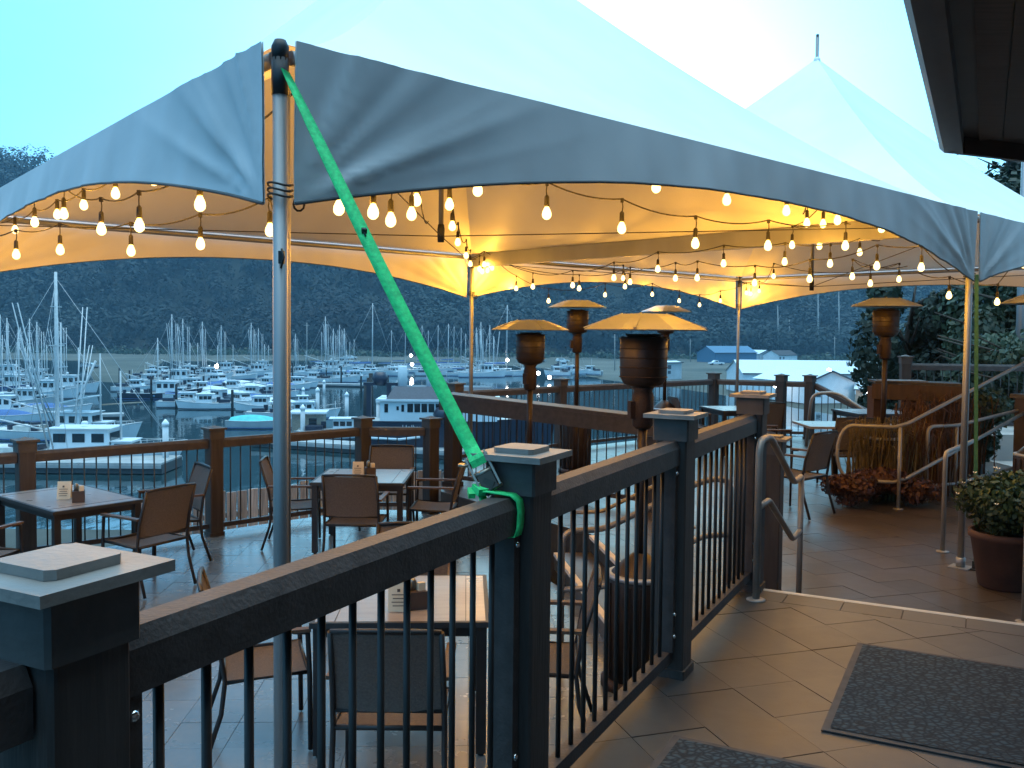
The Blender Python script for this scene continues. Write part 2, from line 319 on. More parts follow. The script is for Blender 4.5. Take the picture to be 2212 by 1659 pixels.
M = {
    'fabric': pmat('tent_vinyl', (.80, .80, .78), .48, var=.05, scale=1.5, bump=.12, bscale=9),
    'valance': pmat('shade_toned_valance_vinyl', (.47, .475, .48), .5, var=.08, scale=1.5, bump=.14, bscale=9),  # tent vinyl in a darker tone, shade of the outer faces put into colour
    'hem': pmat('hem_webbing', (.10, .10, .10), .8),
    'alu': pmat('aluminium_tube', (.27, .28, .29), .52, .7, var=.12, scale=3, rvar=.1, stretch=(1, 1, .3)),
    'steel': pmat('brushed_handrail_steel', (.26, .25, .235), .52, .45, var=.14, scale=5, rvar=.08),
    'castiron': pmat('dark_fitting', (.03, .032, .035), .5, .6),
    'cord': pmat('black_cord', (.012, .011, .010), .7),
    'bulb': bulb_mat(),
    'strap': pmat('green_webbing', (.025, .66, .21), .65, var=.22, scale=60, bump=.3, bscale=220, trans=.2),
    'strapdull': pmat('dull_green_webbing', (.05, .16, .07), .7, var=.2, scale=40),
    'strapdark': pmat('dark_webbing', (.012, .02, .018), .7),
    'zinc': pmat('zinc_hardware', (.22, .21, .18), .4, .8),
    'post': pmat('stained_post_wood', (.036, .028, .025), .62, var=.3, scale=5, stretch=(7, 7, .6), bump=.25, bscale=14, obj_var=.18),
    'rail': pmat('stained_rail_wood', (.040, .033, .032), .58, var=.28, scale=6, stretch=(3, 3, 3), bump=.2, bscale=30, obj_var=.12),
    'cap': pmat('post_cap_paint', (.20, .185, .17), .5, var=.15, scale=9, bump=.15, bscale=70),
    'collar': pmat('cap_collar_wood', (.062, .054, .050), .6, var=.25, scale=9, bump=.2),
    'baluster': pmat('black_baluster_steel', (.022, .021, .021), .45, .35, var=.2),
    'bolt': pmat('chrome_bolt', (.75, .75, .75), .18, 1.0),
    'grout': pmat('grout', (.036, .035, .033), .85, var=.2, scale=12),
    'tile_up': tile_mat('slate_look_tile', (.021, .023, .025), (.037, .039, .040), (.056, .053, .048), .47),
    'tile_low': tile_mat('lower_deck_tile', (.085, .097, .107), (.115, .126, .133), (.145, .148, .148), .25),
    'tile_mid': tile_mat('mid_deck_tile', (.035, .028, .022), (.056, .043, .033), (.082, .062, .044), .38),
    'deckwood': pmat('deck_fascia_wood', (.07, .045, .035), .65, var=.3, scale=4, stretch=(2, 2, 12)),
    'nosing': pmat('stair_nosing', (.62, .58, .52), .6),
    'nosing_tile': pmat('edge_tile', (.52, .46, .38), .5, var=.15, scale=8),
    'matpile': mat_mat(),
    'rubber': pmat('mat_rubber_edge', (.045, .040, .040), .75, var=.2, scale=20),
    'chairframe': pmat('chair_frame_metal', (.030, .026, .026), .45, .4, var=.2),
    'sling': pmat('woven_sling', (.095, .078, .068), .75, var=.2, scale=90, bump=.3, bscale=160, trans=.06),
    'armwood': pmat('arm_rest_wood', (.085, .050, .032), .55, var=.25, scale=6, stretch=(2, 12, 2)),
    'tabletop': pmat('table_laminate', (.24, .22, .21), .30, var=.12, scale=5, rvar=.08, stretch=(1, 5, 1)),
    'tablerim': pmat('table_dark_edge', (.025, .024, .026), .5),
    'paper': pmat('menu_paper', (.62, .55, .40), .8, var=.06),
    'caddy': pmat('caddy_dark_wood', (.05, .035, .03), .6),
    'heater': pmat('bronze_heater_paint', (.030, .019, .015), .45, .35, var=.25, scale=8, rvar=.1),
    'heaterdark': pmat('heater_burner_mesh', (.030, .016, .012), .6, .4, var=.4, scale=120, bump=.4, bscale=160),
    'reflector': pmat('heater_reflector_metal', (.36, .38, .40), .5, .55, var=.1, scale=4, rvar=.1),
    'terracotta': pmat('terracotta', (.070, .032, .024), .8, var=.2, scale=7, bump=.15),
    'soil': pmat('potting_soil', (.02, .014, .01), .95),
    'leaf': pmat('planter_leaf', (.030, .058, .018), .6, var=.5, scale=3, obj_var=.15, trans=.2),
    'leafdark': pmat('evergreen_leaf', (.018, .034, .020), .65, var=.5, scale=.6, trans=.15),
    'leafmid': pmat('broad_tree_leaf', (.036, .062, .034), .6, var=.5, scale=.5, trans=.2),
    'leafred': pmat('red_shrub_leaf', (.070, .026, .016), .65, var=.5, scale=5, trans=.2),
    'grassgold': pmat('golden_grass_blade', (.12, .085, .028), .7, var=.4, scale=4, trans=.25),
    'grassrust': pmat('rust_grass_blade', (.10, .046, .020), .7, var=.4, scale=4, trans=.25),
    'flower': pmat('pale_petals', (.75, .68, .55), .7, var=.1),
    'bark': pmat('bark', (.06, .045, .035), .9, var=.4, scale=4, stretch=(4, 4, .6), bump=.5),
    'wallwood': pmat('planter_timber', (.052, .026, .015), .7, var=.3, scale=3, stretch=(8, 8, 1), obj_var=.25),
    'weathered': pmat('weathered_board', (.32, .32, .33), .85, var=.35, scale=4, stretch=(9, 9, .7), bump=.3, obj_var=.35),
    'soffit': pmat('soffit_board', (.045, .030, .024), .7, var=.3, scale=3, stretch=(1, 14, 1), obj_var=.2),
    'fascia': pmat('fascia_paint', (.035, .030, .032), .5, var=.2),
    'siding': pmat('siding', (.20, .16, .13), .7, var=.15, obj_var=.1),
    'shingle': pmat('roof_shingle', (.05, .045, .045), .9, var=.3, scale=8),
    'concrete': pmat('concrete', (.36, .35, .33), .85, var=.15, scale=1.2, bump=.15),
    'dock': pmat('float_planks', (.33, .33, .32), .8, var=.2, scale=.8),
    'dockside': pmat('float_side_tar', (.05, .05, .05), .7),
    'pile': pmat('creosote_pile', (.025, .022, .020), .9, var=.4, scale=2),
    'pilewhite': pmat('sleeved_pile', (.55, .56, .56), .6, var=.12, scale=1),
    'pilecap': pmat('white_pile_cap', (.82, .82, .82), .5, var=.04),
    'hullwhite': pmat('white_boat_paint', (.68, .71, .72), .35, var=.06, scale=.7),
    'hullgrey': pmat('grey_boat_paint', (.45, .47, .48), .45, var=.1, scale=.7),
    'hullteal': pmat('teal_tarp', (.06, .46, .44), .6, var=.15, scale=1.5, bump=.3, bscale=3),
    'hulldark': pmat('dark_boat_paint', (.020, .022, .040), .35, var=.25, scale=.6),
    'hullblue': pmat('blue_boat_paint', (.03, .08, .22), .4, var=.2),
    'boatdeck': pmat('boat_deck', (.50, .50, .47), .7, var=.15, scale=2),
    'boatroofdark': pmat('dark_boat_roof', (.05, .06, .08), .6, var=.2),
    'boatglass': pmat('boat_window_glass', (.010, .014, .018), .12, var=.1, spec=.6),
    'spar': pmat('spar_paint', (.50, .51, .51), .45, var=.1),
    'sparwood': pmat('spar_wood', (.30, .24, .18), .6, var=.2),
    'wire': pmat('rigging_wire', (.40, .42, .43), .5, .3),
    'sailcover': pmat('sail_cover', (.05, .12, .28), .8, var=.2),
    'tarp': pmat('pale_boat_cover', (.60, .64, .64), .75, var=.12, scale=1.2),
    'shore': pmat('shore_grass_and_mud', (.060, .070, .045), .95, var=.45, scale=.035, hue=(.115, .11, .085)),
    'bank': pmat('bank_earth', (.045, .045, .035), .95, var=.4, scale=.3),
    'hillsoil': pmat('forest_floor', (.012, .017, .012), .95, var=.3, scale=.03),
    'wood_far': pmat('far_forest_leaf', (.014, .029, .030), .8, var=.8, scale=.011, trans=.12, detail=4, hue=(.036, .066, .062)),
    'snag': pmat('dead_trunk', (.30, .29, .27), .8),
    'metalwall': pmat('pale_metal_siding', (.72, .75, .76), .55, var=.06, scale=1),
    'metalroof': pmat('pale_metal_roof', (.62, .66, .68), .45, .2, var=.08),
    'trim': pmat('dark_trim', (.05, .06, .07), .6),
    'tarpblue': pmat('blue_shed_metal', (.06, .15, .24), .6, var=.15),
    'carwhite': pmat('white_car_paint', (.75, .76, .76), .3, var=.03, coat=.4),
    'cargrey': pmat('grey_car_paint', (.25, .27, .28), .3, var=.03, coat=.4),
    'tyre': pmat('tyre_rubber', (.015, .015, .015), .8),
    'lampglow': emat('lit_lamp_globe', (1.0, .95, .88), 30.0),
    'lettering': pmat('hull_lettering', (.55, .55, .58), .6),
    'stone': pmat('pillar_stone_paint', (.055, .042, .046), .7, var=.25, scale=6),
    'water': water_mat(),
}
# ------------------------------------------------------------------ the large setting
ZW, ZL, ZLOW, ZMID = -9.5, -9.15, -0.72, -0.40
TH = 0.8177                                          # the tent and the seaward railings run this way
A2 = V((math.sin(TH), math.cos(TH), 0)); B2 = V((-math.cos(TH), math.sin(TH), 0))
RT = 0.4747                                          # the near railing and the building run this way
U2 = V((math.sin(RT), math.cos(RT), 0)); N2 = V((math.cos(RT), -math.sin(RT), 0))
PB = V((0.0316, 2.758, 0)); SP = 1.5565
PA, PC, PD = PB - U2 * SP, PB + U2 * SP, PB + U2 * SP * 2

w = MB(); w.grid(lambda u, v: (-900 + 1900 * u, 12 + 700 * v, ZW), 2, 2, False)
struct(w.build('water', M['water']))

def shore_edge(x):
    """distance of the far shoreline for a lateral angle x/y"""
    pts = [(-.8, 330), (-.47, 300), (-.455, 178), (-.40, 172), (-.385, 300), (-.2, 330), (.02, 285), (.10, 205), (.2, 165), (.30, 128), (.42, 95), (.6, 60), (1.0, 40)]
    for (a, d0), (b, d1) in zip(pts, pts[1:]):
        if a <= x <= b: return d0 + (d1 - d0) * (x - a) / (b - a)
    return pts[0][1] if x < pts[0][0] else pts[-1][1]
def land_fn(u, v):
    k = -.8 + 1.8 * u; d0 = shore_edge(k); d = d0 + (470 - d0) * v ** 1.2
    z = ZW - .4 + min(1, v * 9) * (ZL - ZW + .4) + .25 * math.sin(k * 60 + v * 14) * v
    return (k * d, d, z)
w = MB(); w.grid(land_fn, 120, 24)
struct(w.build('shore', M['shore']))

def hill_h(x, y):
    k = x / y; top = 98 - 56 * max(0, min(1, (k + .15) / .6))
    t = max(0, min(1, (y - 400) / 190)); t = t * t * (3 - 2 * t)
    return ZL - .5 + t * (top + 9) * (.88 + .12 * math.sin(x * .021 + 1.3) * math.cos(y * .013)) + 5 * math.sin(x * .05 + y * .03) * t
def hill_fn(u, v):
    y = 400 + 420 * v; x = -.95 * y + 1.9 * y * u; return (x, y, hill_h(x, y))
w = MB(); w.grid(hill_fn, 70, 26)
struct(w.build('hill', M['hillsoil']))

# the wooded hillside: one mass of trees far behind the harbor
r = np.random.default_rng(11); cs, ns, ss = [], [], []
for i in range(2600):
    y = 398 + 200 * r.random() ** 1.15; k = -.72 + 1.4 * r.random(); x = k * y; z0 = hill_h(x, y)
    big = math.sin(x * .023 + 2) + math.sin(y * .05 + x * .011) > .7
    h = r.uniform(11, 19) * (1.25 if big else 1); rad = h * r.uniform(.28, .42) * (1.2 if big else 1); conif = r.random() < (.1 if big else .5); n = 190 if big else 140
    th = r.random(n) * 6.283; u = r.random(n)
    if conif:
        zz = u ** 1.3; rr = rad * .75 * (1 - zz) * np.sqrt(r.random(n)) + .2
        p = np.stack([rr * np.cos(th), rr * np.sin(th), h * (.12 + 1.05 * zz)], 1); sz = r.uniform(.6, 1.4, n) * (1.15 - .6 * zz)
    else:
        cz = u * 2 - 1; rr = np.sqrt(1 - cz * cz) * r.uniform(.7, 1.05, n)
        lob = 1 + .22 * np.sin(3 * th + i) * np.cos(2.3 * cz + i * .7)
        p = np.stack([rad * lob * rr * np.cos(th), rad * lob * rr * np.sin(th), h * .58 + h * .40 * cz * lob], 1); sz = r.uniform(.8, 1.9, n)
    cs.append(p + np.array([x, y, z0])); nn = p - np.array([0, 0, h * .5]); nn = nn / (np.linalg.norm(nn, axis=1, keepdims=True) + 1e-6) + r.normal(size=(n, 3)) * .22 + np.array([0, 0, .25]); ns.append(nn); ss.append(sz)
o = quads('forest', np.concatenate(cs), np.concatenate(ns), np.concatenate(ss), M['wood_far'], aspect=1.2, seed=3)
o['label'] = 'dark wooded hillside rising behind the harbor'; o['category'] = 'forest'; struct(o, 'stuff')
# low scrub along the tree line
cs, ns, ss = [], [], []
for i in range(420):
    k = -.7 + 1.3 * r.random(); y = 372 + 26 * r.random(); n = 26; s0 = r.uniform(1.2, 3.2)
    p = r.normal(size=(n, 3)) * s0 * np.array([.8, .8, .45]); p[:, 2] = np.abs(p[:, 2])
    cs.append(p + np.array([k * y, y, ZL])); ns.append(p + r.normal(size=(n, 3)) * .4); ss.append(r.uniform(.7, 1.6, n))
o = quads('scrub', np.concatenate(cs), np.concatenate(ns), np.concatenate(ss), M['leafmid'], seed=4)
o['label'] = 'low scrub along the foot of the wooded hill'; o['category'] = 'scrub'; struct(o, 'stuff')

# the bank that carries the terrace
def bank_fn(u, v):
    ang = -1.25 + 2.5 * u; d = 2 + 40 * v; z = -2.0 if v < .17 else max(-10.2, -2.0 - (v - .17) / .33 * 8.2)
    k = math.tan(ang)
    if k > .45: z = max(z, -2.2 - 6.9 * v)
    return (k * d * (1 if k < .8 else 1), d + 8.5 * min(1, v * 6), z)
w = MB(); w.grid(bank_fn, 30, 16)
struct(w.build('bank', M['bank']))

# ------------------------------------------------------------------ decks and their tiles
def clip(poly, edge_poly):
    out = poly; n = len(edge_poly); area = sum(edge_poly[i][0] * edge_poly[(i + 1) % n][1] - edge_poly[(i + 1) % n][0] * edge_poly[i][1] for i in range(n))
    ep = edge_poly if area > 0 else edge_poly[::-1]
    for i in range(n):
        (x0, y0), (x1, y1) = ep[i], ep[(i + 1) % n]; inp, out = out, []
        if not inp: return []
        sd = lambda p: (x1 - x0) * (p[1] - y0) - (y1 - y0) * (p[0] - x0)
        for j in range(len(inp)):
            p, q = inp[j], inp[(j + 1) % len(inp)]; a, b = sd(p), sd(q)
            if a >= 0: out.append(p)
            if (a >= 0) != (b >= 0):
                t = a / (a - b); out.append((p[0] + (q[0] - p[0]) * t, p[1] + (q[1] - p[1]) * t))
    return out
def area(p): return abs(sum(p[i][0] * p[(i + 1) % len(p)][1] - p[(i + 1) % len(p)][0] * p[i][1] for i in range(len(p)))) / 2
def in_view(x, y, z, mx=90, my=110):
    if y < .3: return False
    d = V((x, y, z)) - EYE; q = d.dot(FWD)
    return q > .2 and abs(d.dot(RIGHT) / q * FPX) < PW / 2 + mx and -60 < PH / 2 + SHY - d.dot(UPV) / q * FPX < PH + my
def tile_field(deck, pieces, z, size, ang, mat, limit, gap=.005, thick=.012, seed=1, ou=0.0, ov=0.0):
    rr = random.Random(seed); ca, sa = math.cos(ang), math.sin(ang); found = []
    for pc in pieces:
        us = [x * ca + y * sa for x, y in pc]; vs2 = [-x * sa + y * ca for x, y in pc]
        for i in range(math.floor(min(us) / size) - 1, math.ceil(max(us) / size)):
            for j in range(math.floor(min(vs2) / size) - 1, math.ceil(max(vs2) / size)):
                g = gap / 2; q = [((i * size + ou + a) * ca - (j * size + ov + b) * sa, (i * size + ou + a) * sa + (j * size + ov + b) * ca) for a, b in ((g, g), (size - g, g), (size - g, size - g), (g, size - g))]
                c = clip(q, pc)
                if len(c) < 3 or area(c) < size * size * .02: continue
                cx, cy = sum(p[0] for p in c) / len(c), sum(p[1] for p in c) / len(c)
                if not in_view(cx, cy, z, 1500, 1800): continue
                found.append((cx * cx + cy * cy + (0 if in_view(cx, cy, z) else 1e4), cx, cy, c, area(c) > (size - gap) ** 2 * .999))
    found.sort(key=lambda t: t[0]); shared = None; rest = MB()
    for n, (d, cx, cy, c, full) in enumerate(found):
        dz = z + rr.uniform(-.0012, .0012)
        if n >= limit:
            rest.prism(c, z - thick, dz); continue
        if full:
            if shared is None:
                m_ = MB(); m_.prism([(p[0] - cx, p[1] - cy) for p in c], -thick, 0); shared = m_.mesh('tile'); shared.materials.append(mat)
            o = bpy.data.objects.new('tile', shared)
        else:
            m_ = MB(); m_.prism([(p[0] - cx, p[1] - cy) for p in c], -thick, 0); me = m_.mesh('tile'); me.materials.append(mat); o = bpy.data.objects.new('tile', me)
        COL.objects.link(o); o.location = (cx, cy, dz); o.parent = deck
        o.rotation_euler = (rr.uniform(-.0012, .0012), rr.uniform(-.0012, .0012), 0)
    if rest.f: struct(rest.build('far_tiles', mat, deck), 'stuff')
    return len(found)

def xy(p): return (p[0], p[1])
EDGE = V((PD.x, PD.y, 0)) + U2 * .04                  # the step edge leaves the last near post at right angles to the railing
RIGHT_END = EDGE + N2 * 7.5
RO = -.085                                            # the deck stops this far outside the railing line
up_poly = [xy(EDGE + N2 * RO), xy(RIGHT_END), xy(RIGHT_END - U2 * 8), xy(EDGE + N2 * RO - U2 * 8.5)]
w = MB(); w.prism(up_poly, ZLOW - .3, -.0035); upper = struct(w.build('upper_deck', M['grout']))
BW = .235                                              # a row of square tiles borders the step edge
inner = [xy(EDGE + N2 * RO - U2 * BW), xy(RIGHT_END - U2 * BW), xy(RIGHT_END - U2 * 8), xy(EDGE + N2 * RO - U2 * 8.5)]
border = [xy(EDGE + N2 * RO - U2 * .03), xy(RIGHT_END - U2 * .03), xy(RIGHT_END - U2 * (BW - .004)), xy(EDGE + N2 * RO - U2 * (BW - .004))]
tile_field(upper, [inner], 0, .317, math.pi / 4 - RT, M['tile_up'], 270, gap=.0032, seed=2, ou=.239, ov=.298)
k = 0
while k < 21:
    s = k * .317 + RO
    q = [xy(EDGE + N2 * (s + .003) - U2 * .035), xy(EDGE + N2 * (s + .314) - U2 * .035), xy(EDGE + N2 * (s + .314) - U2 * (BW - .004)), xy(EDGE + N2 * (s + .003) - U2 * (BW - .004))]
    w = MB(); w.prism(q, -.012, .0004); w.build('tile', M['tile_up'], upper); k += 1
w = MB(); w.profile(EDGE + N2 * RO + V((0, 0, -.012)) - U2 * .012, RIGHT_END + V((0, 0, -.012)) - U2 * .012, [(-.021, -.03), (.021, -.03), (.021, .011), (.010, .0165), (-.010, .0165), (-.021, .011)])
w.build('edge_nosing', M['nosing_tile'], upper)

LOWP = [(-9.5, 4.55), (-1.87, 11.55), (-.92, 11.55), (1.35, 5.8), xy(PA - U2 * 1.0 + N2 * RO), (-4.5, .2), (-9.5, .2)]
w = MB(); w.prism(LOWP, ZLOW - .3, ZLOW - .0035); lower = struct(w.build('lower_deck', M['grout']))
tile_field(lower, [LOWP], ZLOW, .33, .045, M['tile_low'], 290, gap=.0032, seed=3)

MA = [(1.44, 5.62), (1.10, 6.4), (.78, 8.8), (11, 8.8), (11, .85)]
MBp = [(.78, 8.8), (-.85, 11.1), (-.97, 13.6), (3.9, 18.1), (5.75, 17.4), (15, 17.4), (15, 8.8)]
w = MB(); w.prism(MA, ZLOW - .3, ZMID - .0035); w.prism(MBp, ZLOW - .3, ZMID - .0037); mid = struct(w.build('middle_deck', M['grout']))
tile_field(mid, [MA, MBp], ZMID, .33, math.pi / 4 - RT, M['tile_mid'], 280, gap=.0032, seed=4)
w = MB()                                              # dark boards facing the edge of the raised deck
for p, q in (((-.85, 11.1), (.78, 8.8)), ((-.97, 13.6), (-.85, 11.1)), ((-.97, 13.6), (3.9, 18.1))):
    n = V((q[1] - p[1], p[0] - q[0], 0)).normalized() * -.014
    w.bar(V((p[0], p[1], ZMID - .17)) + n, V((q[0], q[1], ZMID - .17)) + n, .022, .30)
w.build('deck_fascia', M['deckwood'], mid)

# two steps from the lower to the middle deck, with pale nosings
st = struct(bpy.data.objects.new('stairs', None)); COL.objects.link(st); st['_world'] = 1
ta, tb = V((1.10, 6.42, 0)), V((.78, 8.75, 0)); tn = V((-(tb - ta).normalized().y, (tb - ta).normalized().x, 0))
zs = ZLOW + .16
q = [xy(ta + tn * .01), xy(tb + tn * .01), xy(tb + tn * .36), xy(ta + tn * .36)]
w = MB(); w.prism(q, ZLOW + .001, zs); w.build('step', M['tile_mid'], st)
for off, z in ((.345, zs), (.0, ZMID)):
    w = MB(); w.bar(ta + tn * off + V((0, 0, z - .012)), tb + tn * off + V((0, 0, z - .012)), .05, .032); w.build('nosing', M['nosing'], st)
# two steps from the upper to the middle deck
w = MB(); q = [xy(EDGE + N2 * .1 + U2 * .012), xy(RIGHT_END + U2 * .012), xy(RIGHT_END + U2 * .31), xy(EDGE + N2 * .1 + U2 * .31)]
w.prism(q, ZMID + .001, -.20); w.build('step', M['tile_mid'], st)
# ------------------------------------------------------------------ the tent
TL, ZT, ZB, RISE = 6.337, 2.534, 2.006, 2.57
T0 = V((-.837, 3.324, 0))
def tp(i, j, z=0.0): return T0 + A2 * (TL * i + .42 * max(0, 1 - i) * j) + B2 * (TL * j) + V((0, 0, z))
tent = thing('event_tent', 'white double peaked event tent over the terrace with arched valances', 'tent', tp(0, 0, ZLOW))
def roof_panel(i0, j0):
    """four concave panels that meet in straight hips"""
    w = MB(); cs_ = [(0, 0), (1, 0), (1, 1), (0, 1)]
    for k in range(4):
        (ax, ay), (bx, by) = cs_[k], cs_[(k + 1) % 4]
        def fn(t, q):
            s_ = q ** 1.15; x, y = ax + (bx - ax) * t, ay + (by - ay) * t; x, y = x + (.5 - x) * s_, y + (.5 - y) * s_
            h = abs(2 * t - 1); side = 1 - h ** 3
            z = RISE * s_ ** 1.28 - .10 * math.sin(math.pi * min(1, s_ * 1.05)) * side + .004 * math.sin(t * 40 + k) * math.sin(math.pi * s_) * side
            return tp(i0 + x, j0 + y, ZT + .035 + z)
        w.grid(fn, 24, 26)
    return w
roof1 = roof_panel(0, 0).build('roof', M['fabric'], tent); roof2 = roof_panel(1, 0).build('roof', M['fabric'], tent)
def valance(p, q, out, seed, deep=1.0):
    """a scalloped strip between two corner posts; folds fan out from the tied lower corners"""
    p, q, out = V(p), V(q), V(out); L = (q - p).length; d = (q - p).normalized(); rr = random.Random(seed)
    ph = [rr.uniform(0, 6.28) for _ in range(8)]; drop = (ZT - ZB + .05) * deep; i0 = .03 / L
    def low(t):
        c = 1 - abs(2 * t - 1) ** 2.1
        return drop * (1 - .585 * c)
    def fold(x, zdown, sgn):
        rx, rz = max(x, .001), drop - zdown
        a = math.atan2(rz, rx); r_ = math.hypot(rx, rz)
        f = sum((1.6 * (1 - abs(math.sin(a * k * .5 + ph[n]))) ** 2 - .6) / (n * .7 + 1) for n, k in enumerate((11, 19, 31)))
        return f * .012 * min(1, rx / .16) * min(1, r_ / .25) * math.exp(-(r_ / 1.05) ** 2) * (.4 + .9 * max(0, math.sin(a * 1.7 + .2)))
    def fn(u, v):
        t = i0 + (1 - 2 * i0) * u; zd = low(t) * v; x = t * L
        f = fold(x, zd, 1) + fold(L - x, zd, -1)
        f += .006 * math.sin(x * 9 + ph[4] + zd * 5) * v + .004 * math.sin(x * 23 + ph[5]) * v + .01 * math.sin(x * 2.1 + ph[6]) * v
        return p + d * x + out * (.062 + max(f, -.022) + .05 * v * math.sin(math.pi * t)) + V((0, 0, ZT + .036 - zd))
    w = MB(); w.grid(fn, 220, 22); o = w.build('valance', M['valance'], tent)
    w = MB(); w.grid(lambda u, v: fn(u, v) - out * .009, 220, 22); w.build('lit_toned_liner', M['fabric'], o)  # added layer in the paler roof vinyl so the inner face looks lit
    w = MB(); w.tube([fn(k / 60, 1.0) for k in range(61)], .007, 5); w.build('hem', M['hem'], o)
    return o
C = {(i, j): tp(i, j) for i in range(3) for j in range(2)}
valance(C[0, 0], C[1, 0], -B2, 1); valance(C[0, 1], C[0, 0], -A2, 2); valance(C[1, 1], C[0, 1], B2, 3)
valance(C[2, 1], C[1, 1], B2, 4); valance(C[1, 0], C[2, 0], -B2, 5); valance(C[2, 0], C[2, 1], A2, 6)
for (i, j), base in (((0, 0), ZLOW), ((0, 1), ZLOW), ((1, 0), ZMID), ((1, 1), ZMID), ((2, 1), ZMID), ((2, 0), ZMID)):
    p = C[i, j]
    w = MB(); w.tube([p + V((0, 0, base + .008)), p + V((0, 0, ZT - .06))], .0275, 16); leg = w.build('pole', M['alu'], tent)
    w = MB(); w.box(p + V((0, 0, base + .006)), (.16, .16, .010), TH); w.tube([p + V((0, 0, base + .01)), p + V((0, 0, base + .09))], .037, 12); w.build('base_plate', M['alu'], leg)
    w = MB(); w.tube([p + V((0, 0, ZT - .15)), p + V((0, 0, ZT - .02))], .031, 10); w.lathe([(.030, ZT - .03), (.032, ZT + .02), (.020, ZT + .045), (0, ZT + .05)], 10, p); w.build('corner_fitting', M['castiron'], leg)
    w = MB()                                            # the lacing that ties the valance corners to the pole
    for k in range(3): 
        w.tube([p + V((math.cos(t) * .045, math.sin(t) * .045, ZB + .02 + .02 * k + .006 * math.sin(2 * t))) for t in [6.283 * m_ / 12 for m_ in range(13)]], .004, 4)
    w.tube([p + A2 * .075 + V((math.cos(t) * .02, 0, ZB + .0 + math.sin(t) * .025)) for t in [6.283 * m_ / 10 for m_ in range(11)]], .004, 4); w.build('lacing', M['cord'], leg)
    if (i, j) == (0, 0):
        w = MB(); w.box(p + V((.012, -.033, ZB - .20)), (.02, .014, .045)); w.tube([p + V((.014, -.04, ZB - .17)), p + V((.024, -.046, ZB - .20)), p + V((.012, -.044, ZB - .24))], .004, 6); w.build('cam_lock', M['castiron'], leg)
        w = MB(); w.tube([p + A2 * .05 + B2 * .05 + V((0, 0, .2)), p + A2 * .05 + B2 * .05 + V((0, 0, ZT - .05))], .017, 8); w.build('inner_stay', M['alu'], leg)
for a_, b_ in (((0, 0), (1, 0)), ((0, 0), (0, 1)), ((0, 1), (1, 1)), ((1, 1), (2, 1)), ((1, 0), (2, 0)), ((2, 0), (2, 1))):
    w = MB(); dd = (C[b_] - C[a_]).normalized() * .04; w.tube([C[a_] + dd + V((0, 0, ZT - .01)), C[b_] - dd + V((0, 0, ZT - .01))], .027, 10); w.build('eave_beam', M['alu'], tent)
w = MB(); w.bar(C[1, 0] + V((0, 0, ZT - .05)), C[1, 1] + V((0, 0, ZT - .05)), .07, .17); w.build('centre_beam', M['alu'], tent)
for m_ in range(2):
    c = tp(m_ + .5, .5)
    zb_ = ZT - .10 if m_ == 0 else ZT - .28
    w = MB(); w.tube([c + V((0, 0, zb_)), c + V((0, 0, ZT + RISE + (.30 if m_ else .12)))], .022, 10); mast = w.build('mast', M['alu'], tent)
    w = MB(); w.lathe([(.028, zb_ - .13), (.032, zb_ - .02), (.026, zb_ + .02)], 8, c); w.build('mast_foot', M['castiron'], mast)
    w = MB(); w.lathe([(.05, ZT + RISE - .03), (.04, ZT + RISE + .03), (.02, ZT + RISE + .05)], 12, c); w.build('crown', M['fabric'], mast)
    w = MB(); w.tube([c + V((0, 0, ZT + RISE + .08)), c + V((0, 0, ZT + RISE + .34))], .020, 8); w.build('finial', M['cord'], mast)
    w = MB()
    for cc in (tp(m_, 0), tp(m_ + 1, 0), tp(m_, 1), tp(m_ + 1, 1)):
        w.tube([c + V((0, 0, zb_ - .08)), cc + V((0, 0, ZT - .08))], .0045, 5)
    w.build('mast_cable', M['cord'], mast)

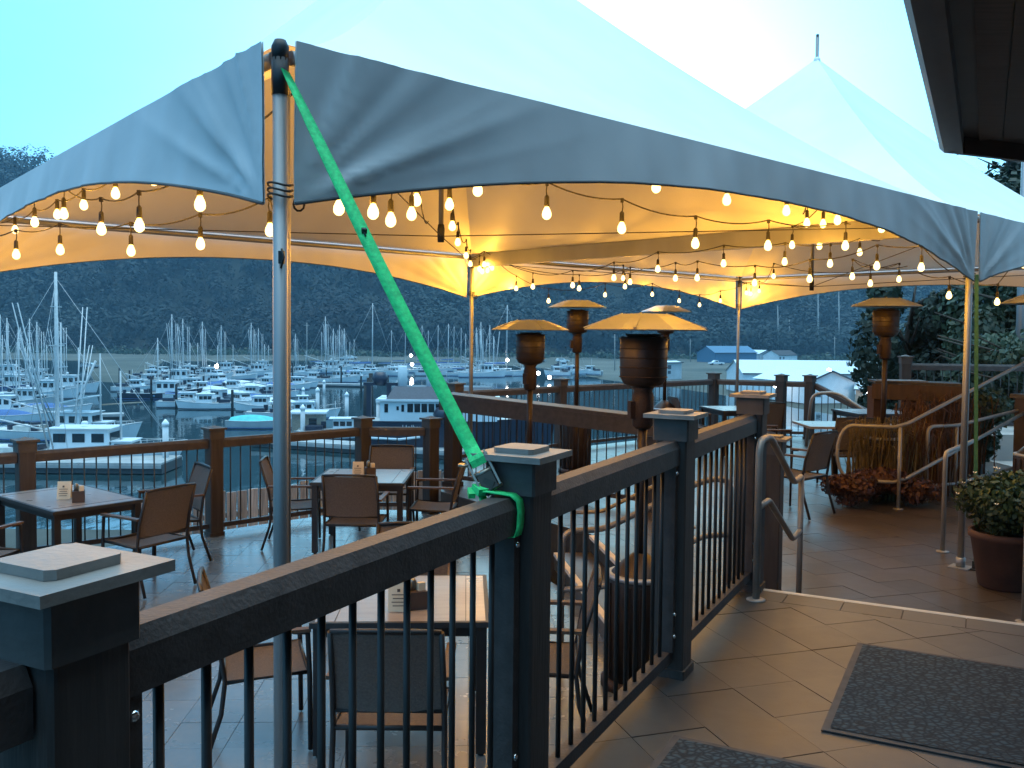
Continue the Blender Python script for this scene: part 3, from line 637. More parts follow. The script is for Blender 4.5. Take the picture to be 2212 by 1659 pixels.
# ------------------------------------------------------------------ strings of bulbs under the tent
PT = [(.0105, .0), (.0105, -.004), (.016, -.014), (.0235, -.030), (.0265, -.046), (.0235, -.061), (.013, -.072), (0, -.076)]
sockm = MB(); sockm.lathe([(.006, .062), (.0135, .052), (.0155, .0), (.0125, -.003)], 8); sock_me = sockm.mesh('socket'); sock_me.materials.append(M['cord'])
bulbm = MB(); bulbm.lathe(PT, 10); bulb_me = bulbm.mesh('bulb'); bulb_me.materials.append(M['bulb'])
BULB_W = 8.8
lamp_data = bpy.data.lights.new('bulb_light', 'POINT'); lamp_data.energy = BULB_W; lamp_data.color = (1.0, .44, .04); lamp_data.shadow_soft_size = .02
def light_string(name, label, pts, ends, drop=.17, group='strings of round bulbs under the tent'):
    """pts: (px, py, depth) of each bulb; the cord hangs a little above them"""
    P = [p if isinstance(p, Vector) else at_y(*p) for p in pts]
    root = thing('string_lights', label, 'string lights', P[0], group)
    cordpts = [p + V((0, 0, drop)) for p in P]
    path = ([ends[0] if isinstance(ends[0], Vector) else at_y(*ends[0])] if ends[0] else []) + cordpts + ([ends[1] if isinstance(ends[1], Vector) else at_y(*ends[1])] if ends[1] else [])
    fine = []
    for a, b in zip(path, path[1:]):
        L = (b - a).length
        for k in range(8): t = k / 8; fine.append(a.lerp(b, t) - V((0, 0, 4 * t * (1 - t) * min(.05 * L, .12))))
    fine.append(path[-1])
    w = MB(); w.tube(fine, .0048, 5); w.build('cord', M['cord'], root)
    rr = random.Random(len(label) * 7 + len(pts))
    for p, c in zip(P, cordpts):
        w = MB(); mid_ = c.lerp(p + V((0, 0, .075)), .5) + V((rr.uniform(-.006, .006), rr.uniform(-.006, .006), 0))
        w.tube([c, mid_, p + V((0, 0, .075))], .0038, 5); w.box(c + V((0, 0, -.008)), (.018, .018, .026)); w.build('drop_cord', M['cord'], root)
        s = place('socket', sock_me, None, root, p + V((0, 0, .035)))
        tilt = (rr.uniform(-.1, .1), rr.uniform(-.1, .1), 0)
        b = bpy.data.objects.new('bulb', bulb_me); COL.objects.link(b); b.parent = s; b.location = (0, 0, 0)
        l = bpy.data.objects.new('bulb_light', lamp_data); COL.objects.link(l); l.parent = s; l.location = (0, 0, -.042)
    return root
light_string('s', 'string of bulbs sagging behind the sea facing valance beside the strapped pole', [(432, 438, 4.25), (301, 485, 4.75), (219, 493, 5.25), (138, 460, 5.85), (75, 478, 6.4)], [(445, 385, 4.3), (92, 420, 6.5)])
light_string('s', 'long string of bulbs running from the strapped pole towards the seaward corner', [(583, 495, 4.9), (433, 525, 5.4), (283, 540, 5.8), (130, 538, 6.2), (35, 548, 6.6), (-60, 556, 7.0)], [(600, 455, 4.2), None])
light_string('s', 'short bunched string of bulbs right behind the green strap', [(732, 447, 4.3), (806, 455, 4.2), (844, 473, 4.5), (889, 460, 4.9), (900, 430, 5.1)], [(715, 405, 4.2), (925, 478, 8.1)])
light_string('s', 'string of bulbs running away from the front valance to the far left pole', [(1032, 408, 4.9), (971, 440, 5.5), (977, 487, 6.8), (989, 522, 8.3), (1007, 551, 10.2), (1016, 569, 11.3)], [(1045, 384, 4.7), (1016, 556, 12.1)])
light_string('s', 'long sagging string of bulbs just inside the front valance', [(1181, 459, 5.2), (1343, 491, 5.6), (1502, 524, 6.0), (1659, 529, 6.4), (1826, 529, 6.8)], [(1070, 386, 4.9), (1838, 484, 6.9)])
light_string('s', 'string of bulbs hanging outside along the harbor edge between the far poles', [(1036, 580, 12.0), (1063, 578, 12.2), (1115, 622, 12.8), (1185, 649, 13.2), (1307, 636, 14.0), (1409, 635, 14.8), (1467, 649, 15.3), (1511, 658, 15.7), (1556, 649, 16.1), (1612, 632, 16.45)], [(1018, 560, 12.2), (1600, 608, 16.6)])
light_string('s', 'string of bulbs crossing from the far left pole above the round heaters', [(1046, 570, 12.0), (1151, 618, 11.7), (1237, 615, 11.0), (1326, 599, 10.2), (1421, 580, 9.4), (1563, 568, 8.9), (1695, 564, 8.6), (1793, 568, 8.3)], [(1016, 558, 12.2), (1858, 515, 8.0)])
light_string('s', 'low string of bulbs crossing the middle of the tent to the right hand pole', [(1053, 583, 12.1), (1251, 622, 11.8), (1361, 608, 11.0), (1459, 600, 10.3), (1506, 599, 9.6), (1630, 610, 9.2), (1749, 601, 8.4), (1894, 573, 7.7), (1990, 576, 7.6)], [(1016, 560, 12.2), (2050, 585, 7.7)])
light_string('s', 'string of bulbs under the centre beam of the tent', [(1743, 480, 7.2), (1778, 482, 7.6), (1711, 528, 8.4), (1770, 530, 8.8), (1857, 544, 9.0)], [(1735, 462, 6.8), (1900, 520, 9.3)])
light_string('s', 'string of bulbs in the far bay of the tent ending at the corner pole', [(1841, 596, 9.3), (1880, 611, 9.8), (1942, 602, 10.2), (1671, 596, 12.5), (1640, 628, 15.9), (1622, 634, 16.35)], [(1960, 575, 10.0), (1602, 610, 16.5)])
light_string('s', 'string of bulbs continuing past the right hand pole towards the building', [(2050, 637, 8.6), (2154, 651, 9.0), (2211, 570, 8.8)], [(1985, 590, 8.3), (2260, 540, 8.9)])
light_string('s', 'short string of bulbs at the top of the far left pole', [(1350, 618, 12.6), (1346, 600, 12.3), (1058, 572, 12.3), (1042, 586, 12.25)], [(1390, 580, 12.4), (1020, 566, 12.25)])
light_string('s', 'string of bulbs tied along the inside of the front eave, mostly behind the valance', [tp(.17 + .11 * k, .04, ZT - .16) for k in range(8)], [tp(.03, .03, ZT - .05), tp(.97, .03, ZT - .05)], .10)  # added bulbs, mostly behind the valance, to light the tent ceiling
light_string('s', 'string of bulbs tied along the inside of the sea facing eave, mostly behind the valance', [tp(.04, .22 + .11 * k, ZT - .16) for k in range(7)], [tp(.03, .04, ZT - .05), tp(.03, .97, ZT - .05)], .10)  # second added string, lighting the ceiling from the sea side
p4 = C[1, 0]; q4 = p4 + V((.10, -.05, ZMID + .01)); ts = thing('tie_strap', 'dull green tie strap pulled down beside the right hand tent pole to the floor', 'strap', q4)
w = MB(); w.bar(p4 + V((.045, -.03, ZB + .05)), q4 + V((0, 0, .05)), .030, .003, up=(-.4, -1, 0)); w.build('webbing', M['strapdull'], ts)
w = MB(); w.box(q4 + V((0, 0, .03)), (.05, .02, .06), .3); w.lathe([(.06, 0), (.06, .008)], 12, q4 - V((0, 0, .009))); w.build('anchor', M['castiron'], ts)
# ------------------------------------------------------------------ railings
RAILP = [(-.045, -.105), (.045, -.105), (.045, -.03), (.028, .0), (-.028, .0), (-.045, -.03)]
def post_meshes(s, h, cap):
    def chamf(e, c=.007): return [(-e, -e + c), (-e + c, -e), (e - c, -e), (e, -e + c), (e, e - c), (e - c, e), (-e + c, e), (-e, e - c)]
    w = MB(); w.prism(chamf(s / 2), 0, h - .135); w.prism(chamf(s / 2 + .01), 0, .04); pm = w.mesh('post'); pm.materials.append(M['post'])
    w = MB(); w.prism(chamf(s / 2 + .011), h - .135, h - .035); cm = w.mesh('cap_collar'); cm.materials.append(M['collar'])
    w = MB()
    if cap:
        e = s / 2 + .045; w.prism([(-e, -e), (e, -e), (e, e), (-e, e)], h - .034, h - .016)
        e = s / 2 - .005; w.prism([(-e, -e + .012), (-e + .012, -e), (e - .012, -e), (e, -e + .012), (e, e - .012), (e - .012, e), (-e + .012, e), (-e, e - .012)], h - .0155, h)
    else:
        e = s / 2 + .03; w.prism([(-e, -e), (e, -e), (e, e), (-e, e)], h - .034, h - .012); w.lathe([(s * .6, h - .012), (.01, h + .012)], 4, (0, 0, 0), False, math.pi / 4)
    km = w.mesh('post_cap'); km.materials.append(M['cap'] if cap else M['collar'])
    return pm, cm, km
BIG = post_meshes(.142, 1.205, True); SMALL = post_meshes(.15, 1.20, False)
_bal = {}
def baluster_mesh(h, r=.0085):
    k = (round(h, 2), r)
    if k not in _bal:
        w = MB(); w.tube([(0, 0, 0), (0, 0, k[0])], r, 6); _bal[k] = w.mesh('baluster'); _bal[k].materials.append(M['baluster'])
    return _bal[k]
def railing(name, label, pts, z, ang, meshes, bays, spacing=.115, r=.0085, stile=False, zs=None, cat='railing', skip_posts=()):
    """pts: post positions; bays: index pairs joined by a rail"""
    root = thing(name, label, cat, (pts[0][0], pts[0][1], z)); s = .142
    for n, p in enumerate(pts):
        if n in skip_posts: continue
        zz = z if zs is None else zs[n]; a = ang if not isinstance(ang, (list, tuple)) else ang[n]
        po = place('post', meshes[0], None, root, (p[0], p[1], zz), -a)
        for me, nm in ((meshes[1], 'cap_collar'), (meshes[2], 'post_cap')):
            o = bpy.data.objects.new(nm, me); COL.objects.link(o); o.parent = po
    for i, j in bays:
        p, q = V((pts[i][0], pts[i][1], z if zs is None else zs[i])), V((pts[j][0], pts[j][1], z if zs is None else zs[j]))
        d = (q - p); L = math.hypot(d.x, d.y); dn = d / L; g0 = .078
        w = MB(); w.profile(p + dn * g0 + V((0, 0, 1.07)), q - dn * g0 + V((0, 0, 1.07)), RAILP); w.build('top_rail', M['rail'], root)
        w = MB(); w.bar(p + dn * g0 + V((0, 0, .105)), q - dn * g0 + V((0, 0, .105)), .05, .05); w.build('bottom_rail', M['rail'], root)
        n = max(1, round((L - .25) / spacing)); bm = baluster_mesh(.84, r)
        for k in range(n):
            c = p + dn * (.13 + (L - .26) * (k + .5) / n)
            place('baluster', bm, None, root, c + V((0, 0, .128)))
        if stile:
            for c, sg in ((p, 1), (q, -1)):
                cc = c + dn * (.10 * sg); w = MB(); w.bar(cc + V((0, 0, .131)), cc + V((0, 0, .964)), .036, .075, up=(-dn.y, dn.x, 0)); so = w.build('end_stile', M['rail'], root)
                for zz in (.20, .30, .93):
                    w = MB(); b0 = cc + N2 * .042 + V((0, 0, zz)); w.tube([b0 - N2 * .008, b0, b0 + N2 * .005], [.011, .011, .004], 8); w.build('bolt', M['bolt'], so)
    return root
near = railing('terrace_railing', 'dark brown railing with square capped posts the green strap is tied to', [xy(PA), xy(PB), xy(PC), xy(PD)], 0, RT, BIG, [(0, 1), (1, 2), (2, 3)], .113, .0095, stile=True)
# the rail goes on behind the camera side
railing('terrace_railing', 'dark railing bay running back from the nearest capped post', [xy(PA), xy(PA - U2 * SP)], 0, RT, BIG, [(0, 1)], .113, .0095, skip_posts=(0,))
LP = [V((-7.62, 6.35, 0)), V((-6.15, 7.64, 0)), V((-4.69, 8.83, 0)), V((-3.26, 10.04, 0)), V((-1.84, 11.36, 0)), V((-1.00, 11.40, 0))]
railing('lower_railing', 'brown railing along the seaward edge of the lower deck behind the tables', [xy(p) for p in LP], ZLOW, TH, SMALL, [(0, 1), (1, 2), (2, 3), (3, 4), (4, 5)], .118, .0075)
MP = [V((-.82, 13.45, 0)), V((.80, 15.0, 0)), V((2.36, 16.4, 0)), V((3.9, 17.75, 0)), V((5.05, 17.2, 0)), V((5.55, 17.1, 0))]
railing('harbor_railing', 'brown railing along the harbor edge of the middle deck behind the heaters', [xy(p) for p in MP], ZMID, TH, SMALL, [(0, 1), (1, 2), (2, 3), (3, 4), (4, 5)], .12, .0075)
# the sloping rail of the stair that leaves the corner of the middle deck
railing('stair_railing', 'sloping rail of the stair going down towards the white harbor building', [(5.62, 17.15), (6.6, 15.9)], ZMID, TH, SMALL, [(0, 1)], .13, .0075, zs=[ZMID, ZMID - .62], skip_posts=(0,))
railing('terrace_rail', 'level rail with one brown post on the raised terrace below the dark trees', [(6.42, 15.0), (8.35, 14.8)], 0.02, .1, SMALL, [(0, 1)], .13, .0075)
# drink rail across the deck
L0, L1 = V((-.83, 11.55, .775)), V((1.62, 9.95, .640))
bar_ = thing('drink_rail', 'wide brown drink rail on posts crossing the deck behind the capped post', 'counter', (L0.x, L0.y, ZMID))
w = MB(); w.bar(L0 - V((0, 0, .02)), L1 - V((0, 0, .02)), .30, .038); w.build('counter_top', M['rail'], bar_)
sd = (L1 - L0).cross(V((0, 0, 1))).normalized()
w = MB(); w.bar(L0 + sd * .12 - V((0, 0, .125)), L1 + sd * .12 - V((0, 0, .125)), .04, .168); w.build('front_board', M['rail'], bar_)
for t in (.04, .97):
    c = L0.lerp(L1, t); w = MB(); w.box((c.x, c.y, (ZMID + c.z - .22) / 2 + .0), (.16, .16, c.z - .22 - ZMID), TH); w.box((c.x, c.y, ZMID + .03), (.19, .19, .06), TH); w.build('post', M['post'], bar_)
w = MB(); c0, c1 = L0.lerp(L1, .06), L0.lerp(L1, .95); w.bar((c0.x, c0.y, ZMID + .12), (c1.x, c1.y, ZMID + .12), .05, .05); w.build('bottom_rail', M['rail'], bar_)
bm = baluster_mesh(.86, .0075)
for k in range(22):
    c = L0.lerp(L1, .08 + .86 * k / 21); place('baluster', bm, None, bar_, (c.x, c.y, ZMID + .13))
# small capped post beside the last near post
sp_ = thing('short_post', 'short capped post standing right behind the last railing post', 'post', (1.93, 6.75, ZMID))
po = place('post', BIG[0], None, sp_, (1.93, 6.75, ZMID), -RT)
for me, nm in ((BIG[1], 'cap_collar'), (BIG[2], 'post_cap')):
    o = bpy.data.objects.new(nm, me); COL.objects.link(o); o.parent = po

# ------------------------------------------------------------------ weathered board fence outside the lower deck
fr = thing('board_fence', 'weathered grey board fence on the bank just outside the lower railing', 'fence', (-3.5, 11.6, -2.0))
bmesh_ = MB(); bmesh_.box((0, 0, .68), (.128, .022, 1.36)); fme = bmesh_.mesh('board'); fme.materials.append(M['weathered'])
f0, f1 = V((-4.55, 11.15, -1.92)), V((-.2, 14.6, -1.92)); n = 38; rr = random.Random(5)
for k in range(n):
    c = f0.lerp(f1, k / n); o = place('board', fme, None, fr, c + V((0, 0, rr.uniform(-.03, .03) + .02 * math.sin(k))), math.atan2(f1.y - f0.y, f1.x - f0.x) + rr.uniform(-.03, .03))
for dz in (.3, 1.05):
    w = MB(); nn = V((f0.y - f1.y, f1.x - f0.x, 0)).normalized() * .035; w.bar(f0 + nn + V((0, 0, dz)), f1 + nn + V((0, 0, dz)), .04, .07); w.build('fence_rail', M['weathered'], fr)

# ------------------------------------------------------------------ the green ratchet strap
s0, s1 = tp(0, 0, ZT - .075) + V((.03, -.05, 0)), at_y(1030, 992, 2.70)
strap = thing('ratchet_strap', 'bright green ratchet strap stretched from tent pole top to railing post', 'strap', s1)
def ribbon(w, pts, wid, thick=.003, face=None):
    for a, b in zip(pts, pts[1:]):
        a, b = V(a), V(b); d = (b - a).normalized(); f = V(face) if face else (EYE - a); f = (f - d * f.dot(d)).normalized()
        w.bar(a - d * .001, b + d * .001, wid, thick, up=f)
def ribbon_strip(pts, sides, nrm, t=.003):
    w = MB(); vs_ = []
    for p, s_, n_ in zip(pts, sides, nrm):
        p, s_, n_ = V(p), V(s_), V(n_); vs_ += [p - s_ + n_ * t, p + s_ + n_ * t, p + s_ - n_ * t, p - s_ - n_ * t]
    fs = [(i * 4 + a, i * 4 + (a + 1) % 4, i * 4 + 4 + (a + 1) % 4, i * 4 + 4 + a) for i in range(len(pts) - 1) for a in range(4)]
    w.add(vs_, fs + [(0, 1, 2, 3), tuple(len(vs_) - 4 + k for k in (3, 2, 1, 0))], True); return w
sdir = (s1 - s0).normalized(); pts, sides, nrm = [], [], []
for k in range(25):
    t = k / 24; p = s0.lerp(s1, t) - V((0, 0, .012 * math.sin(math.pi * t)))
    f = (V((.25, -1, .25)) - sdir * V((.25, -1, .25)).dot(sdir)).normalized(); tw = .9 * (1 - t) ** 3 - .15 * t; sd_ = sdir.cross(f)
    sd2 = sd_ * math.cos(tw) + f * math.sin(tw); pts.append(p); sides.append(sd2 * .0215); nrm.append(sdir.cross(sd2).normalized())
ribbon_strip(pts, sides, nrm, .0016).build('webbing', M['strap'], strap)
w = MB(); kn = s0.lerp(s1, .455); w.box(kn, (.016, .014, .016), .4, .5); w.tube([kn, kn + V((.006, -.01, -.02))], .003, 5); w.build('strap_knot', M['strapdark'], strap)
rb = MB(); f = (EYE - s1).normalized(); sd_ = sdir.cross(f).normalized()
e1 = s1 + sdir * .10
for sg in (-1, 1): rb.bar(s1 - sdir * .015 + sd_ * .030 * sg, e1 + sd_ * .030 * sg, .006, .026, up=f)
rb.tube([s1 + sd_ * -.036, s1 + sd_ * .036], .012, 10); rb.tube([s1 + sdir * .045 + sd_ * -.036, s1 + sdir * .045 + sd_ * .036], .009, 8); rb.tube([e1 + sd_ * -.036, e1 + sd_ * .036], .006, 8)
rb.lathe([(.02, -.004), (.02, .004)], 10, s1 + sd_ * .04); rb.build('ratchet', M['zinc'], strap)
w = MB(); ribbon(w, [s1 - sdir * .012 + f * .013 + sd_ * 0, s1 + f * .016, s1 + sdir * .02 + f * .010], .046, .006); w.build('wound_webbing', M['strap'], strap)
knot = PB - U2 * .135 - N2 * .062 + V((0, 0, 1.082))
w = MB(); ribbon(w, [e1 - sdir * .05 + f * .004, e1 + sdir * .0 + f * .008, knot + V((0, 0, .02))], .046, .006); w.build('tail_webbing', M['strapdark'], strap)
loop = [knot, knot + N2 * .02 + V((0, 0, .004)), PB - U2 * .115 + N2 * .030 + V((0, 0, 1.078)), PB - U2 * .108 + N2 * .048 + V((0, 0, 1.062)), PB - U2 * .105 + N2 * .052 + V((0, 0, 1.03)), PB - U2 * .115 + N2 * .054 + V((0, 0, .985)), PB - U2 * .125 + N2 * .052 + V((0, 0, .962)), PB - U2 * .14 + N2 * .0 + V((0, 0, .955)), PB - U2 * .14 - N2 * .05 + V((0, 0, .96)), PB - U2 * .14 - N2 * .052 + V((0, 0, 1.05)), knot]
nr = [V((0, 0, 1)), V((0, 0, 1)), V((0, 0, 1)), (N2 + V((0, 0, 1))).normalized(), N2, N2, N2, V((0, 0, -1)), -N2, -N2, V((0, 0, 1))]
ribbon_strip(loop, [U2 * .020] * len(loop), nr, .002).build('loop_webbing', M['strap'], strap)
w = MB(); w.box(knot + V((0, 0, .006)), (.045, .04, .022), .6, .3); w.box(knot + V((-.03, .0, -.004)), (.02, .03, .018), .2, .5); w.build('knot', M['strap'], strap)

# ------------------------------------------------------------------ tubular handrails
def bend(pts, r=.06, n=5):
    out = [V(pts[0])]
    for a, b, c in zip(pts, pts[1:], pts[2:]):
        a, b, c = V(a), V(b), V(c); d0, d1 = (a - b), (c - b); k = min(r, d0.length * .45, d1.length * .45)
        p, q = b + d0.normalized() * k, b + d1.normalized() * k
        out += [p.lerp(b, t).lerp(b.lerp(q, t), t) for t in [i / n for i in range(n + 1)]]
    return out + [V(pts[-1])]
def flange(w, p): w.lathe([(.055, 0), (.055, .008), (.03, .014)], 14, p)
def step_handrail(label, base):
    """upper to middle deck: a post, two sloping rails and a second post"""
    b = V((base.x, base.y, 0)); e = b + U2 * 1.42; e.z = ZMID
    root = thing('handrail', label, 'handrail', b, 'steel stair handrails')
    hi = V((0, 0, .93)); mid_ = b + U2 * .30
    w = MB(); w.tube(bend([b, b + hi, mid_ + hi, e - U2 * .30 + hi, e + hi - U2 * .02], .10), .0215, 12); w.build('top_tube', M['steel'], root)
    w = MB(); w.tube([e, e + hi], .0205, 10); w.build('post', M['steel'], root)
    lo = V((0, 0, .54)); w = MB(); w.tube(bend([b + lo, mid_ + lo, e - U2 * .30 + lo, e + lo], .05), .0195, 10); w.build('lower_tube', M['steel'], root)
    w = MB(); flange(w, b); flange(w, e); w.build('flange', M['steel'], root)
step_handrail('steel handrail with a rounded top beside the last capped railing post', at_z(1633, 1297, 0) )
step_handrail('steel handrail at the building side of the deck step', V((2.86, 4.93, 0)))
def rail_path(root, name, pts, r=.02, k=.08):
    w = MB(); w.tube(bend(pts, k), r, 10); return w.build(name, M['steel'], root)
# handrail up from the lower deck beside the pale nosed steps
b = at_z(1211, 1437, ZLOW); root = thing('handrail', 'steel handrail rising from the lower deck beside the pale nosed steps', 'handrail', b, 'steel stair handrails')
dr = V((.97, .25, 0)).normalized(); hi = V((0, 0, .92)); e = b + dr * 1.25; e.z = ZMID
rail_path(root, 'top_tube', [b, b + hi, b + dr * .3 + hi, e - dr * .2 + hi, e + hi, e], .0215, .10); lo = V((0, 0, .52)); rail_path(root, 'lower_tube', [b + lo, b + dr * .3 + lo, e - dr * .2 + lo, e + lo], .019, .05)
w = MB(); flange(w, b); flange(w, e); w.build('flange', M['steel'], root)
b2 = V((.60, 8.85, ZLOW)); root = thing('handrail', 'steel handrail on the far side of the pale nosed steps', 'handrail', b2, 'steel stair handrails'); e = b2 + dr * 1.25; e.z = ZMID
rail_path(root, 'top_tube', [b2, b2 + hi, b2 + dr * .3 + hi, e - dr * .2 + hi, e + hi, e], .0215, .10); rail_path(root, 'lower_tube', [b2 + lo, b2 + dr * .3 + lo, e - dr * .2 + lo, e + lo], .019, .05)
w = MB(); flange(w, b2); flange(w, e); w.build('flange', M['steel'], root)
# the looped handrail by the golden planting
b = at_z(1940, 1100, ZMID); root = thing('handrail', 'steel handrail with a rounded loop end in front of the golden planting', 'handrail', b, 'steel ramp handrails')
dl = V((-.93, .36, 0)); du = V((.90, .44, 0)).normalized(); zt_, zl_ = .92, .30
t0, l0 = b + V((0, 0, zt_)), b + V((0, 0, zl_))
arc = [b + dl * (.50 + .16 * math.sin(t)) + V((0, 0, (zt_ + zl_) / 2 + (zt_ - zl_) / 2 * math.cos(t))) for t in [math.pi * k / 10 for k in range(11)]]
rise = lambda s_: du * s_ + V((0, 0, .34 * s_))
w = MB(); w.tube([t0 + rise(2.6) + du * .5, t0 + rise(2.6), t0 + rise(.12), t0 + dl * .06] + arc + [l0 + dl * .06, l0 + rise(.12), l0 + rise(2.5)], .0205, 10); w.build('loop_tube', M['steel'], root)
w = MB(); w.tube([b, t0], .0195, 10); w.build('post', M['steel'], root)
w = MB(); pq = b + rise(2.6); w.tube([V((pq.x, pq.y, ZMID)), pq + V((0, 0, zt_))], .0195, 10); w.build('post', M['steel'], root)
w = MB(); flange(w, b); flange(w, V((pq.x, pq.y, ZMID))); w.build('flange', M['steel'], root)
# the handrail passing the right hand tent pole
b = at_z(2000, 1082, ZMID); root = thing('handrail', 'steel handrail passing behind the right hand tent pole and the flower pot', 'handrail', b, 'steel ramp handrails')
du = V((.93, .36, 0)).normalized(); hi = V((0, 0, .88)); e = b + du * 2.0 + V((0, 0, .25))
rail_path(root, 'top_tube', [b, b + hi, b + du * .45 + hi, e + hi, e + hi + du * 1.0 + V((0, 0, .12))], .0215, .10)
p2 = at_z(2036, 1192, ZMID)
for pp, top in ((b + du * .45, .88), (b + du * 1.55, 1.02)):
    w = MB(); w.tube([V((pp.x, pp.y, ZMID)), V((pp.x, pp.y, ZMID + top))], .0195, 10); w.build('post', M['steel'], root)
lo = V((0, 0, .18)); rail_path(root, 'lower_tube', [b + lo, b + du * .45 + lo, e + lo], .019, .05)
w = MB(); flange(w, b); flange(w, V((b.x + du.x * .45, b.y + du.y * .45, ZMID))); w.build('flange', M['steel'], root)
root = thing('handrail_post', 'single steel handrail post with a round foot beside the flower pot', 'post', p2)
w = MB(); w.tube(bend([p2, p2 + V((0, 0, .90)), p2 + V((.5, .5, .95))], .06), .0195, 10); w.build('tube', M['steel'], root); w = MB(); flange(w, p2); w.build('flange', M['steel'], root)
# pale curved rail at the far stair
b = V((5.2, 15.9, ZMID)); root = thing('handrail', 'pale curved handrail end at the far stair by the white building', 'handrail', b)
rail_path(root, 'tube', [b + V((-.05, .1, 0)), b + V((0, 0, .92)), b + V((.42, -.05, .95)), b + V((1.0, -.75, .45))], .03, .16)

# ------------------------------------------------------------------ floor mats
def floor_mat(label, c0, du, dv, lu, lv):
    root = thing('floor_mat', label, 'mat', c0 + du * lu / 2 + dv * lv / 2); c = c0
    def pl(a, b_, z): p = c + du * a + dv * b_; return (p.x, p.y, z)
    w = MB(); w.prism([pl(0, 0, 0)[:2], pl(lu, 0, 0)[:2], pl(lu, lv, 0)[:2], pl(0, lv, 0)[:2]], .0035, .0085); w.build('rubber_border', M['rubber'], root)
    w = MB(); e = .03; w.grid(lambda u, v: pl(e + (lu - 2 * e) * u, e + (lv - 2 * e) * v, .0125 + .0015 * math.sin(u * 31) * math.sin(v * 23)), 30, 20); w.build('pile', M['matpile'], root)
floor_mat('dark grey ribbed floor mat lying near the step edge on the tiles', at_z(1852, 1391, 0), N2, -U2, 1.9, 1.15)
floor_mat('dark floor mat further from the step edge, beside the nearest railing bay', at_z(1456, 1592, 0), N2, -U2, 1.6, .95)
# ------------------------------------------------------------------ patio heaters
def make_heater():
    H = 2.29
    root = thing('patio_heater', 'bronze mushroom patio heater', 'patio heater', (0, 0, 0), 'mushroom patio heaters on the terrace', False)
    w = MB(); w.lathe([(.245, .0), (.245, .045), (.215, .06)], 24); w.build('base', M['heaterdark'], root)
    w = MB(); w.lathe([(.205, .06), (.205, .70), (.19, .73), (.12, .80), (.045, .86)], 24); h = w.build('tank_housing', M['heater'], root)
    w = MB()
    for k in range(16): t = 2 * math.pi * k / 16; w.box((.207 * math.cos(t), .207 * math.sin(t), .38), (.012, .02, .60), t)
    w.build('rib', M['heater'], h)
    w = MB(); w.lathe([(.215, .705), (.215, .73), (.20, .735)], 24); w.build('housing_ring', M['reflector'], h)
    w = MB(); w.tube([(0, 0, .84), (0, 0, 1.72)], .030, 12); w.build('pole', M['heater'], root)
    w = MB(); w.lathe([(.05, 1.66), (.066, 1.68), (.070, 1.86), (.058, 1.90), (.075, 1.93)], 14); w.box((-.075, -.0, 1.78), (.04, .05, .11)); w.build('valve_housing', M['heaterdark'], root)
    w = MB(); w.lathe([(.075, 1.925), (.125, 1.945), (.148, 1.985), (.152, 2.235), (.140, 2.245)], 24); s = w.build('burner_screen', M['heater'], root)
    w = MB()
    for z in (1.99, 2.05, 2.11, 2.17, 2.23): w.lathe([(.150, z - .004), (.156, z), (.150, z + .004)], 24)
    w.build('screen_band', M['heaterdark'], s)
    w = MB(); w.lathe([(.0, 2.235), (.10, 2.24), (.12, 2.262)], 12); w.build('burner_cap', M['heaterdark'], root)
    w = MB(); w.lathe([(.405, H - .006), (.41, H), (.34, H + .032), (.22, H + .078), (.15, H + .098), (0, H + .104), (0, H + .098), (.14, H + .090), (.21, H + .070), (.335, H + .024), (.40, H - .006)], 8, (0, 0, 0), False); rf = w.build('reflector', M['reflector'], root)
    for k in range(4):
        t = 2 * math.pi * (k + .5) / 4 + .2
        w = MB(); w.bar((.14 * math.cos(t), .14 * math.sin(t), H + .102), (.39 * math.cos(t), .39 * math.sin(t), H + .010), .016, .006); w.build('seam', M['reflector'], rf)
    return root
hp = make_heater(); hg = 'mushroom patio heaters on the terrace'
for x, y, z, rz, lab in ((.836, 5.85, ZLOW, .3, 'mushroom patio heater standing on the lower deck just beyond the near railing'),
                    (.19, 9.6, ZLOW, .9, 'mushroom patio heater beside the drink rail with its stem hidden by the capped post'),
                    (.90, 12.75, ZMID, .1, 'tall standing patio heater between the drink rail and the harbor railing'),
                    (2.48, 14.9, ZMID, .5, 'patio heater furthest out beside the harbor railing'),
                    (4.46, 11.0, ZMID, .2, 'patio heater next to the golden planting and the looped handrail'),
                    (5.45, 9.5, ZMID, .7, 'patio heater by the dark pillar beyond the right hand tent pole')):
    instance(hp, (x, y, z), rz, lab, hg)

